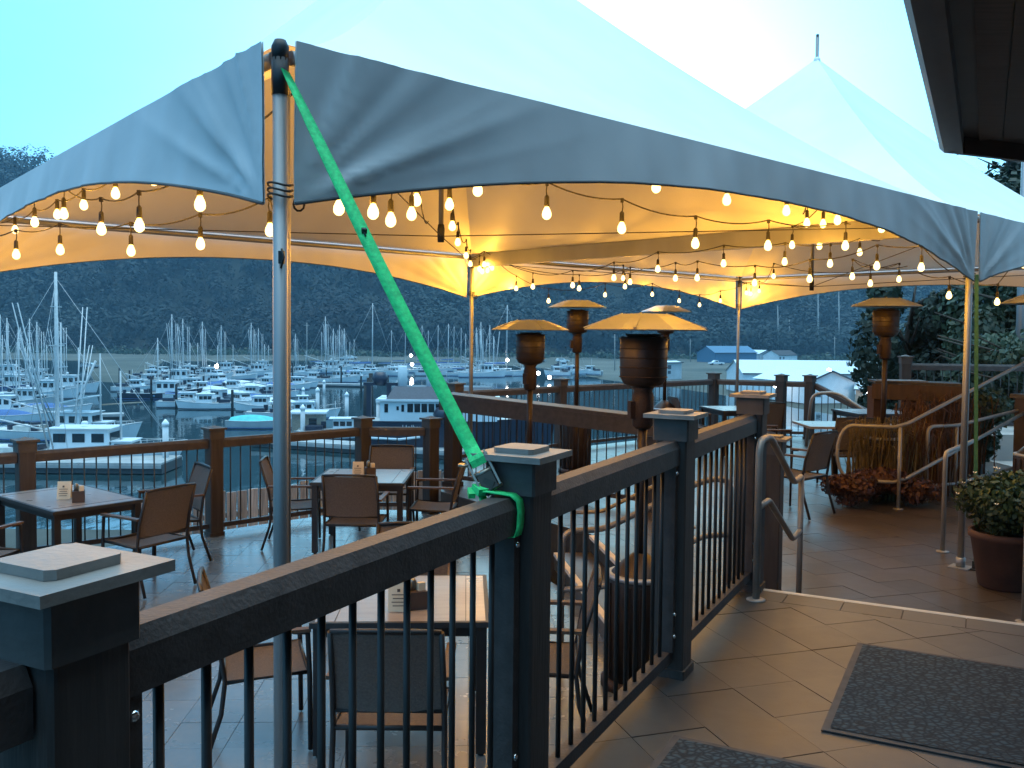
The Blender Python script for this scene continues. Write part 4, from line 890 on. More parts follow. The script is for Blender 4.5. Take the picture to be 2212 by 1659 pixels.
# ------------------------------------------------------------------ chairs and tables
def make_chair(name='patio_chair'):
    root = thing(name, 'brown sling patio chair', 'chair', (0, 0, 0), None, False)      # faces +y
    for s in (-1, 1):
        w = MB(); w.tube([(s * .27, .24, .008), (s * .268, .235, .42), (s * .265, .225, .64), (s * .262, .15, .655)], .014, 6); w.build('leg', M['chairframe'], root)
        w = MB(); w.tube([(s * .265, -.30, .008), (s * .262, -.22, .25), (s * .26, -.20, .42), (s * .258, -.23, .62), (s * .252, -.315, .905)], .014, 6); w.build('leg', M['chairframe'], root)
        w = MB(); w.bar((s * .264, -.235, .662), (s * .264, .24, .662), .048, .018); w.build('armrest', M['armwood'], root)
    w = MB(); w.tube([(-.26, -.20, .415), (-.26, .23, .43), (.26, .23, .43), (.26, -.20, .415), (-.26, -.20, .415)], .013, 6); w.build('seat_frame', M['chairframe'], root)
    w = MB(); w.tube([(-.252, -.315, .905), (-.12, -.325, .912), (.12, -.325, .912), (.252, -.315, .905)], .013, 6); w.tube([(-.258, -.212, .50), (.258, -.212, .50)], .009, 6); w.build('back_frame', M['chairframe'], root)
    def seat(u, v): x = (u - .5) * .50; return (x, -.19 + .42 * v, .425 - .018 * math.sin(math.pi * u) - .012 * math.sin(math.pi * v) + .012 * v)
    w = MB(); w.grid(seat, 8, 8); w.build('seat', M['sling'], root)
    def back(u, v): x = (u - .5) * .50; z = .50 + .40 * v; y = -.205 - .115 * v ** 1.4 - .022 * math.sin(math.pi * u); return (x, y, z)
    w = MB(); w.grid(back, 8, 8); w.build('backrest', M['sling'], root)
    return root
chair = make_chair()
def make_table(lx, ly, name='square_table'):
    root = thing(name, 'square patio table', 'table', (0, 0, 0), None, False)
    w = MB(); w.box((0, 0, .722), (lx - .05, ly - .05, .024)); w.build('tabletop', M['tabletop'], root)
    w = MB(); t = .03
    for s in (-1, 1):
        w.box((0, s * (ly / 2 - .014), .718), (lx, .028, .030)); w.box((s * (lx / 2 - .014), 0, .718), (.028, ly - .056, .030))
    w.build('edge_band', M['tablerim'], root)
    for s_ in (-1, 1): w = MB(); w.box((s_ * (lx / 2 - .13), 0, .7352), (.004, ly - .06, .002)); w.build('seam', M['tablerim'], root)
    w = MB()
    for s in (-1, 1): w.box((0, s * (ly / 2 - .05), .675), (lx - .1, .02, .06)); w.box((s * (lx / 2 - .05), 0, .675), (.02, ly - .12, .06))
    w.build('apron', M['chairframe'], root)
    for sx in (-1, 1):
        for sy in (-1, 1):
            w = MB(); w.box((sx * (lx / 2 - .045), sy * (ly / 2 - .045), .36), (.055, .055, .69)); w.tube([(sx * (lx / 2 - .045), sy * (ly / 2 - .045), .0), (sx * (lx / 2 - .045), sy * (ly / 2 - .045), .02)], .016, 8); w.build('leg', M['chairframe'], root)
    return root
sq = make_table(.95, .95); rect = make_table(1.22, .80, 'rectangular_table')
def menu(label, x, y, z, rz):
    root = thing('menu_card', label, 'menu', (x, y, z), 'menu cards on the tables')
    w = MB()
    for s in (-1, 1): w.box((x - math.sin(rz) * .020 * s, y + math.cos(rz) * .020 * s, z + .0805), (.115, .003, .160), rz, rx=s * .22)
    w.build('card', M['paper'], root)
    w = MB(); a = V((math.sin(rz), -math.cos(rz), 0)); c = V((x, y, z)) + a * .030 + V((0, 0, .118)); w.box(c, (.016, .002, .016), rz, rx=-.22)
    for k in range(4): w.box(V((x, y, z)) + a * (.034 + .0045 * k) + V((0, 0, .095 - .019 * k)), (.075 - .012 * (k % 2), .0012, .005), rz, rx=-.22)
    w.build('print', M['caddy'], root)
def caddy(label, x, y, z):
    root = thing('condiment_caddy', label, 'caddy', (x, y, z), 'condiment caddies on the tables')
    w = MB(); w.box((x, y, z + .05), (.10, .10, .098), .4); w.build('box', M['caddy'], root)
    w = MB(); w.lathe([(.02, .0), (.02, .05), (.012, .065)], 8, (x - .02, y, z + .10)); w.build('shaker', M['zinc'], root)
    w = MB(); w.box((x + .025, y, z + .12), (.04, .03, .045), .6); w.build('packet', M['paper'], root)
zt_ = ZLOW + .735
# near table behind the near railing
instance(sq, (-.60, 5.25, ZLOW), .05, 'square patio table just below the near railing')
instance(chair, (-.56, 4.42, ZLOW), .0, 'sling chair with its back to the near railing at the closest table')
instance(chair, (-1.38, 5.05, ZLOW), -1.25, 'sling chair on the seaward side of the table below the near railing', None)
instance(chair, (.18, 5.15, ZLOW), 1.50, 'sling chair on the heater side of the table below the near railing')
instance(chair, (-.66, 6.12, ZLOW), 3.2, 'sling chair on the far side of the table below the near railing')
mp_ = at_z(862, 1318, zt_); menu('menu card standing on the table below the near railing', mp_.x, mp_.y, zt_, .05); caddy('dark condiment caddy on the table below the near railing', mp_.x + .09, mp_.y + .05, zt_)
# table by the lower railing
instance(sq, (-1.55, 9.66, ZLOW), .0, 'square patio table in front of the railing corner')
instance(chair, (-1.50, 8.86, ZLOW), -.04, 'sling chair with its back to the camera at the table by the railing corner')
instance(chair, (-2.28, 9.62, ZLOW), -1.45, 'sling chair on the left of the table by the railing corner, beside the tent pole')
instance(chair, (-.80, 9.62, ZLOW), 1.5, 'sling chair on the drink rail side of the table by the railing corner')
instance(chair, (-1.42, 10.50, ZLOW), 3.1, 'sling chair between the railing corner and its table')
mp_ = at_z(774, 1030, zt_); menu('menu card standing on the table by the railing corner', mp_.x, mp_.y, zt_, .0); caddy('brown condiment caddy on the table by the railing corner', mp_.x + .12, mp_.y + .02, zt_)
# table at the left
instance(rect, (-4.02, 8.28, ZLOW), math.atan2(.8, -.97), 'rectangular patio table by the lower railing at the sea side')
instance(chair, (-3.18, 7.98, ZLOW), 1.05, 'sling chair at the end of the rectangular table, its back to the tent pole')
instance(chair, (-3.32, 8.92, ZLOW), 2.2, 'sling chair between the rectangular table and the lower railing')
instance(chair, (-4.35, 7.36, ZLOW), -.3, 'sling chair on the near side of the rectangular table')
instance(chair, (-4.9, 8.05, ZLOW), -1.0, 'sling chair at the seaward end of the rectangular table')
mp_ = at_z(140, 1078, zt_); menu('menu card standing on the rectangular table at the sea side', mp_.x, mp_.y, zt_, .15)
mp_ = at_z(170, 1084, zt_); caddy('condiment caddy on the rectangular table at the sea side', mp_.x, mp_.y, zt_)
# middle deck
ped = thing('pedestal_table', 'pale topped pedestal table beside the golden planting', 'table', (0, 0, 0), None, False)
w = MB(); w.box((0, 0, .72), (.95, .80, .03)); w.build('tabletop', M['tabletop'], ped)
w = MB(); w.tube([(0, 0, .03), (0, 0, .70)], .04, 10); w.build('column', M['chairframe'], ped)
w = MB(); w.lathe([(.30, 0), (.30, .02), (.06, .05)], 20); w.build('base', M['chairframe'], ped)
pb = at_z(1803, 1032, ZMID); instance(ped, (pb.x, pb.y, ZMID), .0)
instance(chair, (3.12, 9.95, ZMID), .75, 'sling chair turned sideways beside the steel step handrail')
instance(chair, (pb.x - .12, pb.y - .72, ZMID), .05, 'sling chair with its back to the step at the pedestal table')
instance(chair, (pb.x - .9, pb.y + .1, ZMID), -1.5, 'sling chair at the open side of the pedestal table')
tb_ = at_z(1585, 985, ZMID); instance(sq, (tb_.x + .15, tb_.y + .4, ZMID), .2, 'square patio table out by the harbor railing')
instance(chair, (tb_.x - .62, tb_.y + .35, ZMID), -1.45, 'sling chair left of the table out by the harbor railing')
instance(chair, (tb_.x + .3, tb_.y - .42, ZMID), .15, 'sling chair in front of the table out by the harbor railing')
instance(sq, (5.75, 14.6, ZMID), .1, 'square patio table behind the pedestal table')

# ------------------------------------------------------------------ plants on the deck
def blades(name, c, n, h, spread, mat, seed, parent, curve=.5, wid=.012):
    r_ = np.random.default_rng(seed); w = MB()
    for k in range(n):
        t = r_.uniform(0, 6.283); b0 = V((c[0] + r_.normal() * spread * .28, c[1] + r_.normal() * spread * .28, c[2])); hh = h * r_.uniform(.55, 1.05); o_ = V((math.cos(t), math.sin(t), 0)) * spread * r_.uniform(.2, 1.0) * curve; sd_ = V((-math.sin(t), math.cos(t), 0)) * wid * r_.uniform(.6, 1.2)
        p1 = b0 + o_ * .25 + V((0, 0, hh * .55)); p2 = b0 + o_ * .8 + V((0, 0, hh * .95)); p3 = b0 + o_ * 1.5 + V((0, 0, hh * .9))
        w.add([b0 - sd_, b0 + sd_, p1 - sd_ * .9, p1 + sd_ * .9, p2 - sd_ * .6, p2 + sd_ * .6, p3], [(0, 1, 3, 2), (2, 3, 5, 4), (4, 5, 6)])
    return w.build(name, mat, parent)
def leaf_ball(name, c, rad, n, size, mat, parent, seed, lobes=9):
    r_ = np.random.default_rng(seed); ctr = r_.normal(size=(lobes, 3)); ctr /= np.linalg.norm(ctr, axis=1, keepdims=True); ctr *= r_.uniform(.25, .72, (lobes, 1)); ctr[:, 2] = ctr[:, 2] * .8
    idx = r_.integers(0, lobes, n); d = r_.normal(size=(n, 3)); d /= np.linalg.norm(d, axis=1, keepdims=True)
    p = ctr[idx] + d * r_.uniform(.18, .46, (n, 1)); p = p * np.array(rad) + np.array(c)
    return quads(name, p, d + r_.normal(size=(n, 3)) * .6, r_.uniform(.6, 1.25, n) * size, mat, parent, 1.5, seed)
pc_ = at_z(2168, 1268, ZMID)
pot = thing('flower_pot', 'terracotta pot of bushy plants with pale flowers beside the tent pole', 'potted plant', pc_)
w = MB(); w.lathe([(.165, 0), (.185, .02), (.245, .38), (.262, .39), (.262, .44), (.235, .44), (.225, .40)], 24, pc_); w.build('pot', M['terracotta'], pot)
w = MB(); w.lathe([(0, .405), (.228, .40)], 20, pc_); w.build('soil', M['soil'], pot)
leaf_ball('foliage', (pc_.x - .02, pc_.y, pc_.z + .62), (.42, .42, .40), 7000, .034, M['leaf'], pot, 21)
rr = random.Random(8)
for k in range(15):
    t, f_ = rr.uniform(0, 6.28), rr.uniform(-.35, .9); s_ = math.sqrt(1 - f_ * f_) * .36; c = V((pc_.x + s_ * math.cos(t), pc_.y + s_ * math.sin(t), pc_.z + .62 + .32 * f_))
    w = MB()
    for m_ in range(5): a_ = m_ * 1.257; w.add([c, c + V((.016 * math.cos(a_), .016 * math.sin(a_), .008)), c + V((.022 * math.cos(a_ + .4), .022 * math.sin(a_ + .4), .012)), c + V((.016 * math.cos(a_ + .8), .016 * math.sin(a_ + .8), .008))], [(0, 1, 2, 3)])
    w.build('flower', M['flower'], pot)
# planting beside the looped handrail
g0 = at_z(1880, 1085, ZMID)
box_ = thing('planter_box', 'long timber planter of upright boards behind the looped handrail', 'planter', (5.0, 12.1, ZMID))
wb = MB(); wb.box((0, 0, .36), (.135, .025, .72)); wme = wb.mesh('plank'); wme.materials.append(M['wallwood'])
q0, q1 = V((4.95, 12.1, ZMID)), V((6.6, 12.75, ZMID)); n = 13
for k in range(n): place('plank', wme, None, box_, q0.lerp(q1, (k + .5) / n), math.atan2(q1.y - q0.y, q1.x - q0.x))
q2 = q0 + V((-.1, .9, 0)) * .9
for k in range(5): place('plank', wme, None, box_, q0.lerp(q2, (k + .5) / 5), math.atan2(q2.y - q0.y, q2.x - q0.x))
q3 = q1 + V((-.43, .9, 0)) * .9
w = MB(); w.prism([xy(q0 + V((.03, .05, 0))), xy(q1 + V((-.03, .05, 0))), xy(q3), xy(q2 + V((.03, 0, 0)))], ZMID + .55, ZMID + .64); w.build('soil', M['soil'], box_)
gr = thing('ornamental_grass', 'golden ornamental grass in a low clump behind the looped handrail', 'grass clump', (4.42, 10.95, ZMID)); blades('blade_tuft', (4.42, 10.95, ZMID), 420, .98, .55, M['grassgold'], 31, gr, .45); 
for n_, (x, y, s_) in enumerate(((5.15, 11.45, 1.0), (5.6, 11.75, 1.1), (4.95, 11.05, .8))):
    gr = thing('ornamental_grass', ('tall rust coloured grass leaning over the sloping handrail', 'tallest rust coloured grass at the back of the planting', 'short rust coloured grass at the foot of the looped handrail')[n_], 'grass clump', (x, y, ZMID), 'rust coloured grasses'); blades('blade_tuft', (x, y, ZMID), 420, 1.15 * s_, .6 * s_, M['grassrust'], 40 + n_, gr, .4, .011)
for n_, (x, y, s_) in enumerate(((3.86, 10.35, .33), (4.5, 10.45, .36), (4.15, 10.55, .30))):
    sh = thing('red_shrub', ('low dark red shrub under the loop of the handrail', 'low dark red shrub behind the handrail post', 'low dark red shrub between two others by the looped handrail')[n_], 'shrub', (x, y, ZMID), 'low dark red shrubs')
    leaf_ball('foliage', (x, y, ZMID + s_ * .72), (s_ * 1.1, s_, s_ * .8), 2600, .038, M['leafred'], sh, 50 + n_)
    w = MB(); w.tube([(x, y, ZMID + .005), (x + .02, y, ZMID + .2)], [.02, .008], 6); w.build('stem', M['bark'], sh)
sh = thing('green_shrub', 'leafy green shrub behind the tent pole between the two ramp handrails', 'shrub', (6.15, 12.1, ZMID)); leaf_ball('foliage', (6.15, 12.1, ZMID + .75), (.75, .6, .72), 6500, .055, M['leafmid'], sh, 77); w = MB(); w.tube([(6.15, 12.1, ZMID + .005), (6.1, 12.1, ZMID + .6)], [.035, .012], 6); w.build('stem', M['bark'], sh)
# bar counter above the planting
bc = thing('bar_counter', 'brown bar counter with a pale top above the planting', 'counter', (6.0, 12.6, ZMID))
c0, c1 = at_y(1885, 835, 12.2), at_y(2085, 858, 11.6); c1.z = c0.z
w = MB(); w.bar(c0 + V((0, 0, -.06)), c1 + V((0, 0, -.06)), .06, .20); w.build('front_board', M['wallwood'], bc)
bk = V((.25, .95, 0)) * .55
w = MB(); w.add([c0 + V((.05, .035, .045)), c1 + V((0, .035, .045)), c1 + bk + V((0, 0, .045)), c0 + bk + V((0, 0, .045)), c0 + V((.05, .035, .075)), c1 + V((0, .035, .075)), c1 + bk + V((0, 0, .075)), c0 + bk + V((0, 0, .075))], [(3, 2, 1, 0), (4, 5, 6, 7), (0, 1, 5, 4), (1, 2, 6, 5), (2, 3, 7, 6), (3, 0, 4, 7)]); w.build('counter_top', M['post'], bc)
ct = c0.lerp(c1, .36) + bk * .45 + V((0, 0, .082)); w = MB(); w.box(ct, (.55, .36, .012), -.1); w.build('pale_top_board', M['cap'], bc)
for t in (.06, .45, .94):
    c = c0.lerp(c1, t) + V((.02, .12, 0)); w = MB(); w.box((c.x, c.y, (ZMID + c.z - .0) / 2), (.15, .15, c.z - ZMID), .2); w.build('post', M['wallwood'], bc)
# dark pillar at the building side
pl_ = V((6.55, 11.2, ZMID)); pil = thing('pillar', 'dark square pillar on a wider base near the building', 'pillar', pl_)
w = MB(); w.box(pl_ + V((0, 0, .60)), (.52, .52, 1.2), RT); w.build('pillar_base', M['stone'], pil); w = MB(); w.box(pl_ + V((0, 0, 1.215)), (.60, .60, .05), RT); w.build('ledge', M['collar'], pil)
w = MB(); w.box(pl_ + V((0, 0, 1.95)), (.26, .26, 1.44), RT); w.build('shaft', M['stone'], pil)
# pavement beyond the planting
w = MB(); w.prism([(5.9, 9.0), (7.5, 13.5), (7.2, 17.2), (16, 17.2), (16, 6), (7.5, 6.5)], ZMID + .001, ZMID + .006); struct(w.build('pavement', M['concrete']))

# ------------------------------------------------------------------ the restaurant building
bz = 2.75; EC = V((2.91, 6.13, bz)); e2 = V((.92, .39, 0)).normalized()
bd = thing('restaurant_building', 'dark brown overhanging roof eave of the restaurant with a gutter', 'building', EC + N2 * 1.5 - V((0, 0, bz)))
back = EC - U2 * 9.0; far = EC + e2 * 4.0
w = MB(); iq = [EC, far, far + N2 * 4 - U2 * 1, back + N2 * 5, back]
w.add([p + V((0, 0, .10)) for p in iq] + [p + V((0, 0, .17)) for p in iq], [(4, 3, 2, 1, 0), (5, 6, 7, 8, 9)]); w.build('soffit_backing', M['fascia'], bd)
n = 26
for k in range(n):                                     # soffit boards run along the eave
    o0 = .14 + k * .142; a0 = back + N2 * (o0 + .066); t_ = o0 + .066
    stop = EC + N2 * 0; s_ = 9.0 + (t_ * .42)
    w = MB(); w.bar(a0 + V((0, 0, .092)), a0 + U2 * (s_ - .02) + V((0, 0, .092)), .134, .014); w.build('soffit_board', M['soffit'], bd)
w = MB(); w.bar(back + N2 * .03 + V((0, 0, .11)), EC + N2 * .03 + V((0, 0, .11)), .04, .24); w.build('fascia', M['fascia'], bd)
w = MB(); w.bar(EC + V((.03, -.035, .09)) , far + V((0, -.035, .09)), .04, .20); w.build('fascia', M['fascia'], bd)
GP = [(-.05, .14), (-.05, .02), (-.02, -.01), (.05, -.01), (.055, .14)]
w = MB(); w.profile(back - N2 * .045 + V((0, 0, .03)), EC - N2 * .045 + U2 * .06 + V((0, 0, .03)), GP); w.build('gutter', M['fascia'], bd)
w = MB(); w.profile(EC - N2 * .03 + V((0, .045, .03)), far + V((0, .045, .03)), GP); w.build('gutter', M['fascia'], bd)
rp = [EC + V((0, 0, .24)), far + V((0, 0, .24)), far + N2 * 1.6 - U2 * .6 + V((0, 0, 1.3)), back + N2 * 1.6 + V((0, 0, 1.3)), back + V((0, 0, .24))]
w = MB(); w.add(rp, [(0, 1, 2, 3, 4)]); w.build('roof', M['shingle'], bd)
wl = [EC + N2 * 1.75 - U2 * .2, back + N2 * 1.75]; f2 = far + N2 * 1.75
w = MB(); w.bar(V((wl[0].x, wl[0].y, 2.7)), V((wl[1].x, wl[1].y, 2.7)), .16, 5.4); w.build('wall', M['siding'], bd)  # both walls carried up out of view to block skylight
w = MB(); w.bar(V((wl[0].x, wl[0].y, 2.695)) + N2 * .09, V((f2.x, f2.y, 2.695)), .16, 5.39); w.build('wall', M['siding'], bd)
w = MB(); c_ = [p + V((0, 0, 5.41 - p.z)) for p in (wl[0] - N2 * .5 + U2 * .4, f2 + U2 * .4, f2 + N2 * 6, wl[1] + N2 * 6, wl[1] - N2 * .5)]; top_ = (wl[0] + N2 * 3.5 - U2 * 3); top_.z = 7.4; t2_ = (wl[1] + N2 * 3.5); t2_.z = 7.4
w.add(c_ + [top_, t2_], [(0, 1, 5), (1, 2, 5), (2, 3, 6, 5), (3, 4, 6), (4, 0, 5, 6)]); w.build('sky_blocking_roof', M['shingle'], bd)  # unseen roof of an added second storey, keeps sky light off the deck
# ------------------------------------------------------------------ boats
def hull_mesh(L, B, fb, sheer=.35, flare=.18, stern=.75, n=12):
    """stern at -x, bow at +x, waterline at z = 0"""
    w = MB(); rows = []
    for i in range(n + 1):
        t = i / n; x = -L / 2 + L * t
        hb = B / 2 * ((stern + (1 - stern) * min(1, t / .35)) if t < .35 else (1 - ((t - .35) / .65) ** 2.3))
        hb = max(hb, .02); zt2 = fb * (1 + sheer * (2 * t - .7) ** 2 * (1 if t > .35 else .55)); k = max(0, (t - .55) / .45)
        xs = lambda f: x + L * .055 * k * f
        rows.append([(xs(-.6), 0, -.35), (xs(-.2), hb * (.80 - .35 * k), -.15), (xs(.2), hb * (.93 - .22 * k), fb * .35), (xs(1), hb, zt2)])
    vs_ = []
    for rw in rows: vs_ += [(a, -b, c) for a, b, c in rw[::-1]] + [p for p in rw[1:]]
    m = 7; fs = [(i * m + j, i * m + j + 1, (i + 1) * m + j + 1, (i + 1) * m + j) for i in range(n) for j in range(m - 1)]
    fs.append(tuple(range(m - 1, -1, -1))); w.add(vs_, fs, True)
    d = MB(); dv = []
    for rw in rows: a, b, c = rw[3]; dv += [(a, -b * .97, c - .10), (a, b * .97, c - .10)]
    d.add(dv, [(2 * i, 2 * i + 2, 2 * i + 3, 2 * i + 1) for i in range(n)]); tops = [rw[3] for rw in rows]
    g = MB()
    for s_ in (-1, 1): g.tube([(a, s_ * b, c + .01) for a, b, c in tops], .045, 5)
    g2 = MB()
    for s_ in (-1, 1): g2.tube([(rw[1][0] * .45 + rw[2][0] * .55, s_ * (rw[1][1] * .45 + rw[2][1] * .55 + .012), .10) for rw in rows], .07, 4)
    g.stripe = g2
    return w, d, g, tops
def house(root, x0, x1, wid, z0, h, mat, roofm, wins, over=.18, slope=.10, portal=False):
    w = MB(); lo = [(x0, -wid / 2), (x1, -wid / 2), (x1, wid / 2), (x0, wid / 2)]; hi_ = [(x0 + .02, -wid / 2 * .93), (x1 - slope * h, -wid / 2 * .93), (x1 - slope * h, wid / 2 * .93), (x0 + .02, wid / 2 * .93)]
    w.add([(x, y, z0) for x, y in lo] + [(x, y, z0 + h) for x, y in hi_], [(0, 1, 5, 4), (1, 2, 6, 5), (2, 3, 7, 6), (3, 0, 4, 7), (4, 5, 6, 7)]); hs = w.build('cabin', mat, root)
    w = MB(); w.box(((x0 + x1 - slope * h) / 2, 0, z0 + h + .035), (x1 - x0 + 2 * over, wid + over, .07)); w.build('cabin_roof', roofm, hs)
    for s_ in (-1, 1):
        for k in range(wins):
            xc = x0 + (x1 - x0 - slope * h) * (k + .5) / wins; ww = (x1 - x0) / wins * .62
            w = MB(); w.box((xc, s_ * (wid / 2 * .955 + .018), z0 + h * .66), (ww, .03, h * .34)); w.build('window', M['boatglass'], hs)
    w = MB(); w.box((x1 - slope * h * .66 + .02, 0, z0 + h * .68), (.03, wid * .72, h * .32)); w.build('window', M['boatglass'], hs)
    return hs
def wire(w, a, b, r=.02): w.tube([a, b], r, 4)
def troller(name, label, L=12, B=3.6, hull='hullwhite', mast=11, fore=7.5, poles=True, pole_up=.5, lean=.35, group=None, aft_boom=True, cat='fishing boat', det=True):
    root = thing(name, label, cat, (0, 0, 0), group, False); fb = .95
    w, d, g, tops = hull_mesh(L, B, fb, .55); w.build('hull', M[hull], root); d.build('deck', M['boatdeck'], root); g.build('gunwale', M['spar'], root); g.stripe.build('waterline_stripe', M['hulldark' if int(L * 10) % 2 else 'hullblue'], root)
    house(root, -L * .02, L * .24, B * .58, fb * .9, 1.9, M['hullwhite'], M['hullwhite'], 3)
    house(root, L * .24, L * .33, B * .5, fb * 1.1, .75, M['hullwhite'], M['hullwhite'], 1, .05)
    mx = -L * .02; w = MB(); w.tube([(mx, 0, fb * .8), (mx, 0, mast)], [.13 + max(0, mast - 13) * .035, .07 + max(0, mast - 13) * .03], 7); mo = w.build('mast', M['spar'], root)
    w = MB(); w.bar((mx, -B * .28, mast * .62), (mx, B * .28, mast * .62), .07, .07); w.bar((mx, -B * .2, mast * .82), (mx, B * .2, mast * .82), .06, .06); w.build('crosstree', M['spar'], mo)
    fx = L * .26; w = MB(); w.tube([(fx, 0, fb), (fx, 0, fore)], [.10, .06], 6); w.build('foremast', M['spar'], root)
    if aft_boom: w = MB(); w.tube([(mx, 0, fb + 1.4), (-L * .44, 0, fb + 3.0)], .07, 6); w.build('boom', M['spar'], root)
    if poles:
        for s_ in (-1, 1):
            for k in (0, .35):
                w = MB(); b0 = V((mx + .3 + k, s_ * B * .45, fb + .2)); top = V((mx + .3 + k - lean * 2, s_ * (B * .45 + mast * .42 * pole_up), fb + mast * .80 * math.sqrt(max(.05, 1 - (pole_up * .5) ** 2)))); w.tube([b0, top], [.07, .04], 5); w.build('trolling_pole', M['spar'], root)
    w = MB()
    for s_ in (-1, 1): wire(w, (mx, 0, mast * .95), (mx - L * .08, s_ * B * .48, fb)); wire(w, (mx, 0, mast * .62), (mx + L * .1, s_ * B * .46, fb)); wire(w, (mx, s_ * B * .28, mast * .62), (mx, 0, mast * .98), .014)
    wire(w, (mx, 0, mast * .97), (L * .50, 0, fb * 1.5)); wire(w, (mx, 0, mast * .97), (-L * .48, 0, fb * 1.1)); wire(w, (fx, 0, fore * .97), (L * .5, 0, fb * 1.45)); w.build('rigging', M['wire'], root)
    if det:
        w = MB(); w.lathe([(.22, 0), (.26, .1), (.18, .22), (0, .24)], 10, (L * .1, 0, fb * .9 + 2.15)); w.build('radar_dome', M['hullwhite'], root)
        w = MB()
        for x_ in (.36, .42, .48): w.tube([(L * x_, -B * .16, fb * 1.2), (L * x_, -B * .16, fb * 1.2 + .7)], .02, 4); w.tube([(L * x_, B * .16, fb * 1.2), (L * x_, B * .16, fb * 1.2 + .7)], .02, 4)
        w.tube([(L * .34, -B * .16, fb * 1.2 + .7), (L * .5, 0, fb * 1.2 + .8), (L * .34, B * .16, fb * 1.2 + .7)], .02, 4); w.build('bow_rail', M['spar'], root)
        w = MB(); w.box((-L * .25, 0, fb + .15), (L * .16, B * .5, .55)); w.build('hatch', M['boatdeck'], root)
        w = MB(); q_ = random.Random(int(L * 10))
        for k_ in range(7): w.box((q_.uniform(-.44, -.08) * L, q_.uniform(-.38, .38) * B, fb + q_.uniform(.1, .5)), (q_.uniform(.3, .9), q_.uniform(.3, .7), q_.uniform(.3, .8)), q_.uniform(0, 3))
        w.build('deck_gear', M['hulldark'], root)
        w = MB()
        for k_ in range(5): w.lathe([(0, -.2), (.16, -.1), (.18, .06), (0, .22)], 8, (q_.uniform(-.3, .2) * L, q_.choice((-1, 1)) * B * .50, .55))
        w.build('fender', M['tarpblue'], root)
    return root
def sailboat(name, label, L=10, mast=13, hull='hullwhite', cover='sailcover', group=None):
    root = thing(name, label, 'sailboat', (0, 0, 0), group, False); B = L * .31; fb = .85
    w, d, g, tops = hull_mesh(L, B, fb, .25, stern=.6); w.build('hull', M[hull], root); d.build('deck', M['boatdeck'], root); g.build('gunwale', M['spar'], root); g.stripe.build('waterline_stripe', M['hulldark' if int(L * 10) % 2 else 'hullblue'], root)
    house(root, -L * .15, L * .18, B * .55, fb * .9, .55, M['hullwhite'], M['hullwhite'], 3, .04, .5)
    w = MB(); w.tube([(L * .08, 0, fb), (L * .08, 0, mast)], [.10, .07], 6); mo = w.build('mast', M['spar'], root); w = MB(); w.bar((L * .08, -B * .3, mast * .55), (L * .08, B * .3, mast * .55), .05, .04); w.build('spreader', M['spar'], mo)
    w = MB(); w.tube([(L * .08, 0, fb + 1.3), (-L * .36, 0, fb + 1.25)], .07, 6); bo = w.build('boom', M['spar'], root); w = MB(); w.tube([(L * .05, 0, fb + 1.5), (-L * .33, 0, fb + 1.42)], [.20, .12], 7); w.build('sail_cover', M[cover], bo)
    w = MB(); wire(w, (L * .08, 0, mast * .99), (L * .49, 0, fb * 1.3)); wire(w, (L * .08, 0, mast * .99), (-L * .49, 0, fb))
    for s_ in (-1, 1): wire(w, (L * .08, 0, mast * .97), (L * .06, s_ * B * .47, fb))
    w.build('rigging', M['wire'], root); return root
def motorboat(name, label, L=7, hull='hullwhite', cover=None, group=None, fly=False):
    root = thing(name, label, 'motorboat', (0, 0, 0), group, False); B = L * .34; fb = .85
    w, d, g, tops = hull_mesh(L, B, fb, .30, stern=.92); w.build('hull', M[hull], root); d.build('deck', M['boatdeck'], root); g.build('gunwale', M['spar'], root); g.stripe.build('waterline_stripe', M['hulldark' if int(L * 10) % 2 else 'hullblue'], root)
    if cover:
        w = MB(); w.grid(lambda u, v: (-L * .46 + L * .78 * u, (v - .5) * B * (.92 if u < .7 else .92 - (u - .7) * 1.6), fb + .02 + (.62 * (1 - abs(2 * v - 1) ** 1.6)) * (math.sin(math.pi * min(1, u * 1.05 + .12)) ** .6)), 14, 8); w.build('boat_cover', M[cover], root)
    else:
        house(root, -L * .08, L * .22, B * .68, fb * .85, 1.35, M['hullwhite'], M['hullwhite'], 3, .1, .45)
        w = MB(); w.box((-L * .30, 0, fb + .25), (L * .2, B * .6, .5)); w.box((-L * .2, B * .2, fb + .5), (.5, .4, .7)); w.build('deck_gear', M['hulldark'], root)
        w = MB(); w.tube([(L * .2, -B * .3, fb + .1), (L * .3, -B * .25, fb + .75), (L * .5, 0, fb + .95), (L * .3, B * .25, fb + .75), (L * .2, B * .3, fb + .1)], .03, 5); w.build('bow_rail', M['wire'], root)
        if fly: house(root, -L * .02, L * .12, B * .5, fb * .85 + 1.42, .7, M['hullwhite'], M['hullwhite'], 2, .1, .4)
        w = MB(); w.tube([(-L * .05, 0, fb + 1.3), (-L * .06, 0, fb + 3.0)], .03, 4); w.build('antenna', M['spar'], root)
    w = MB(); w.box((-L * .5 - .15, 0, .35), (.4, .45, 1.0)); w.build('outboard_motor', M['cargrey'], root)
    return root
def put(o, px, py, rz, label=None, group=None, scale=None):
    p = at_z(px, py, ZW); return instance(o, (p.x, p.y, ZW + .02), rz, label, group, scale)

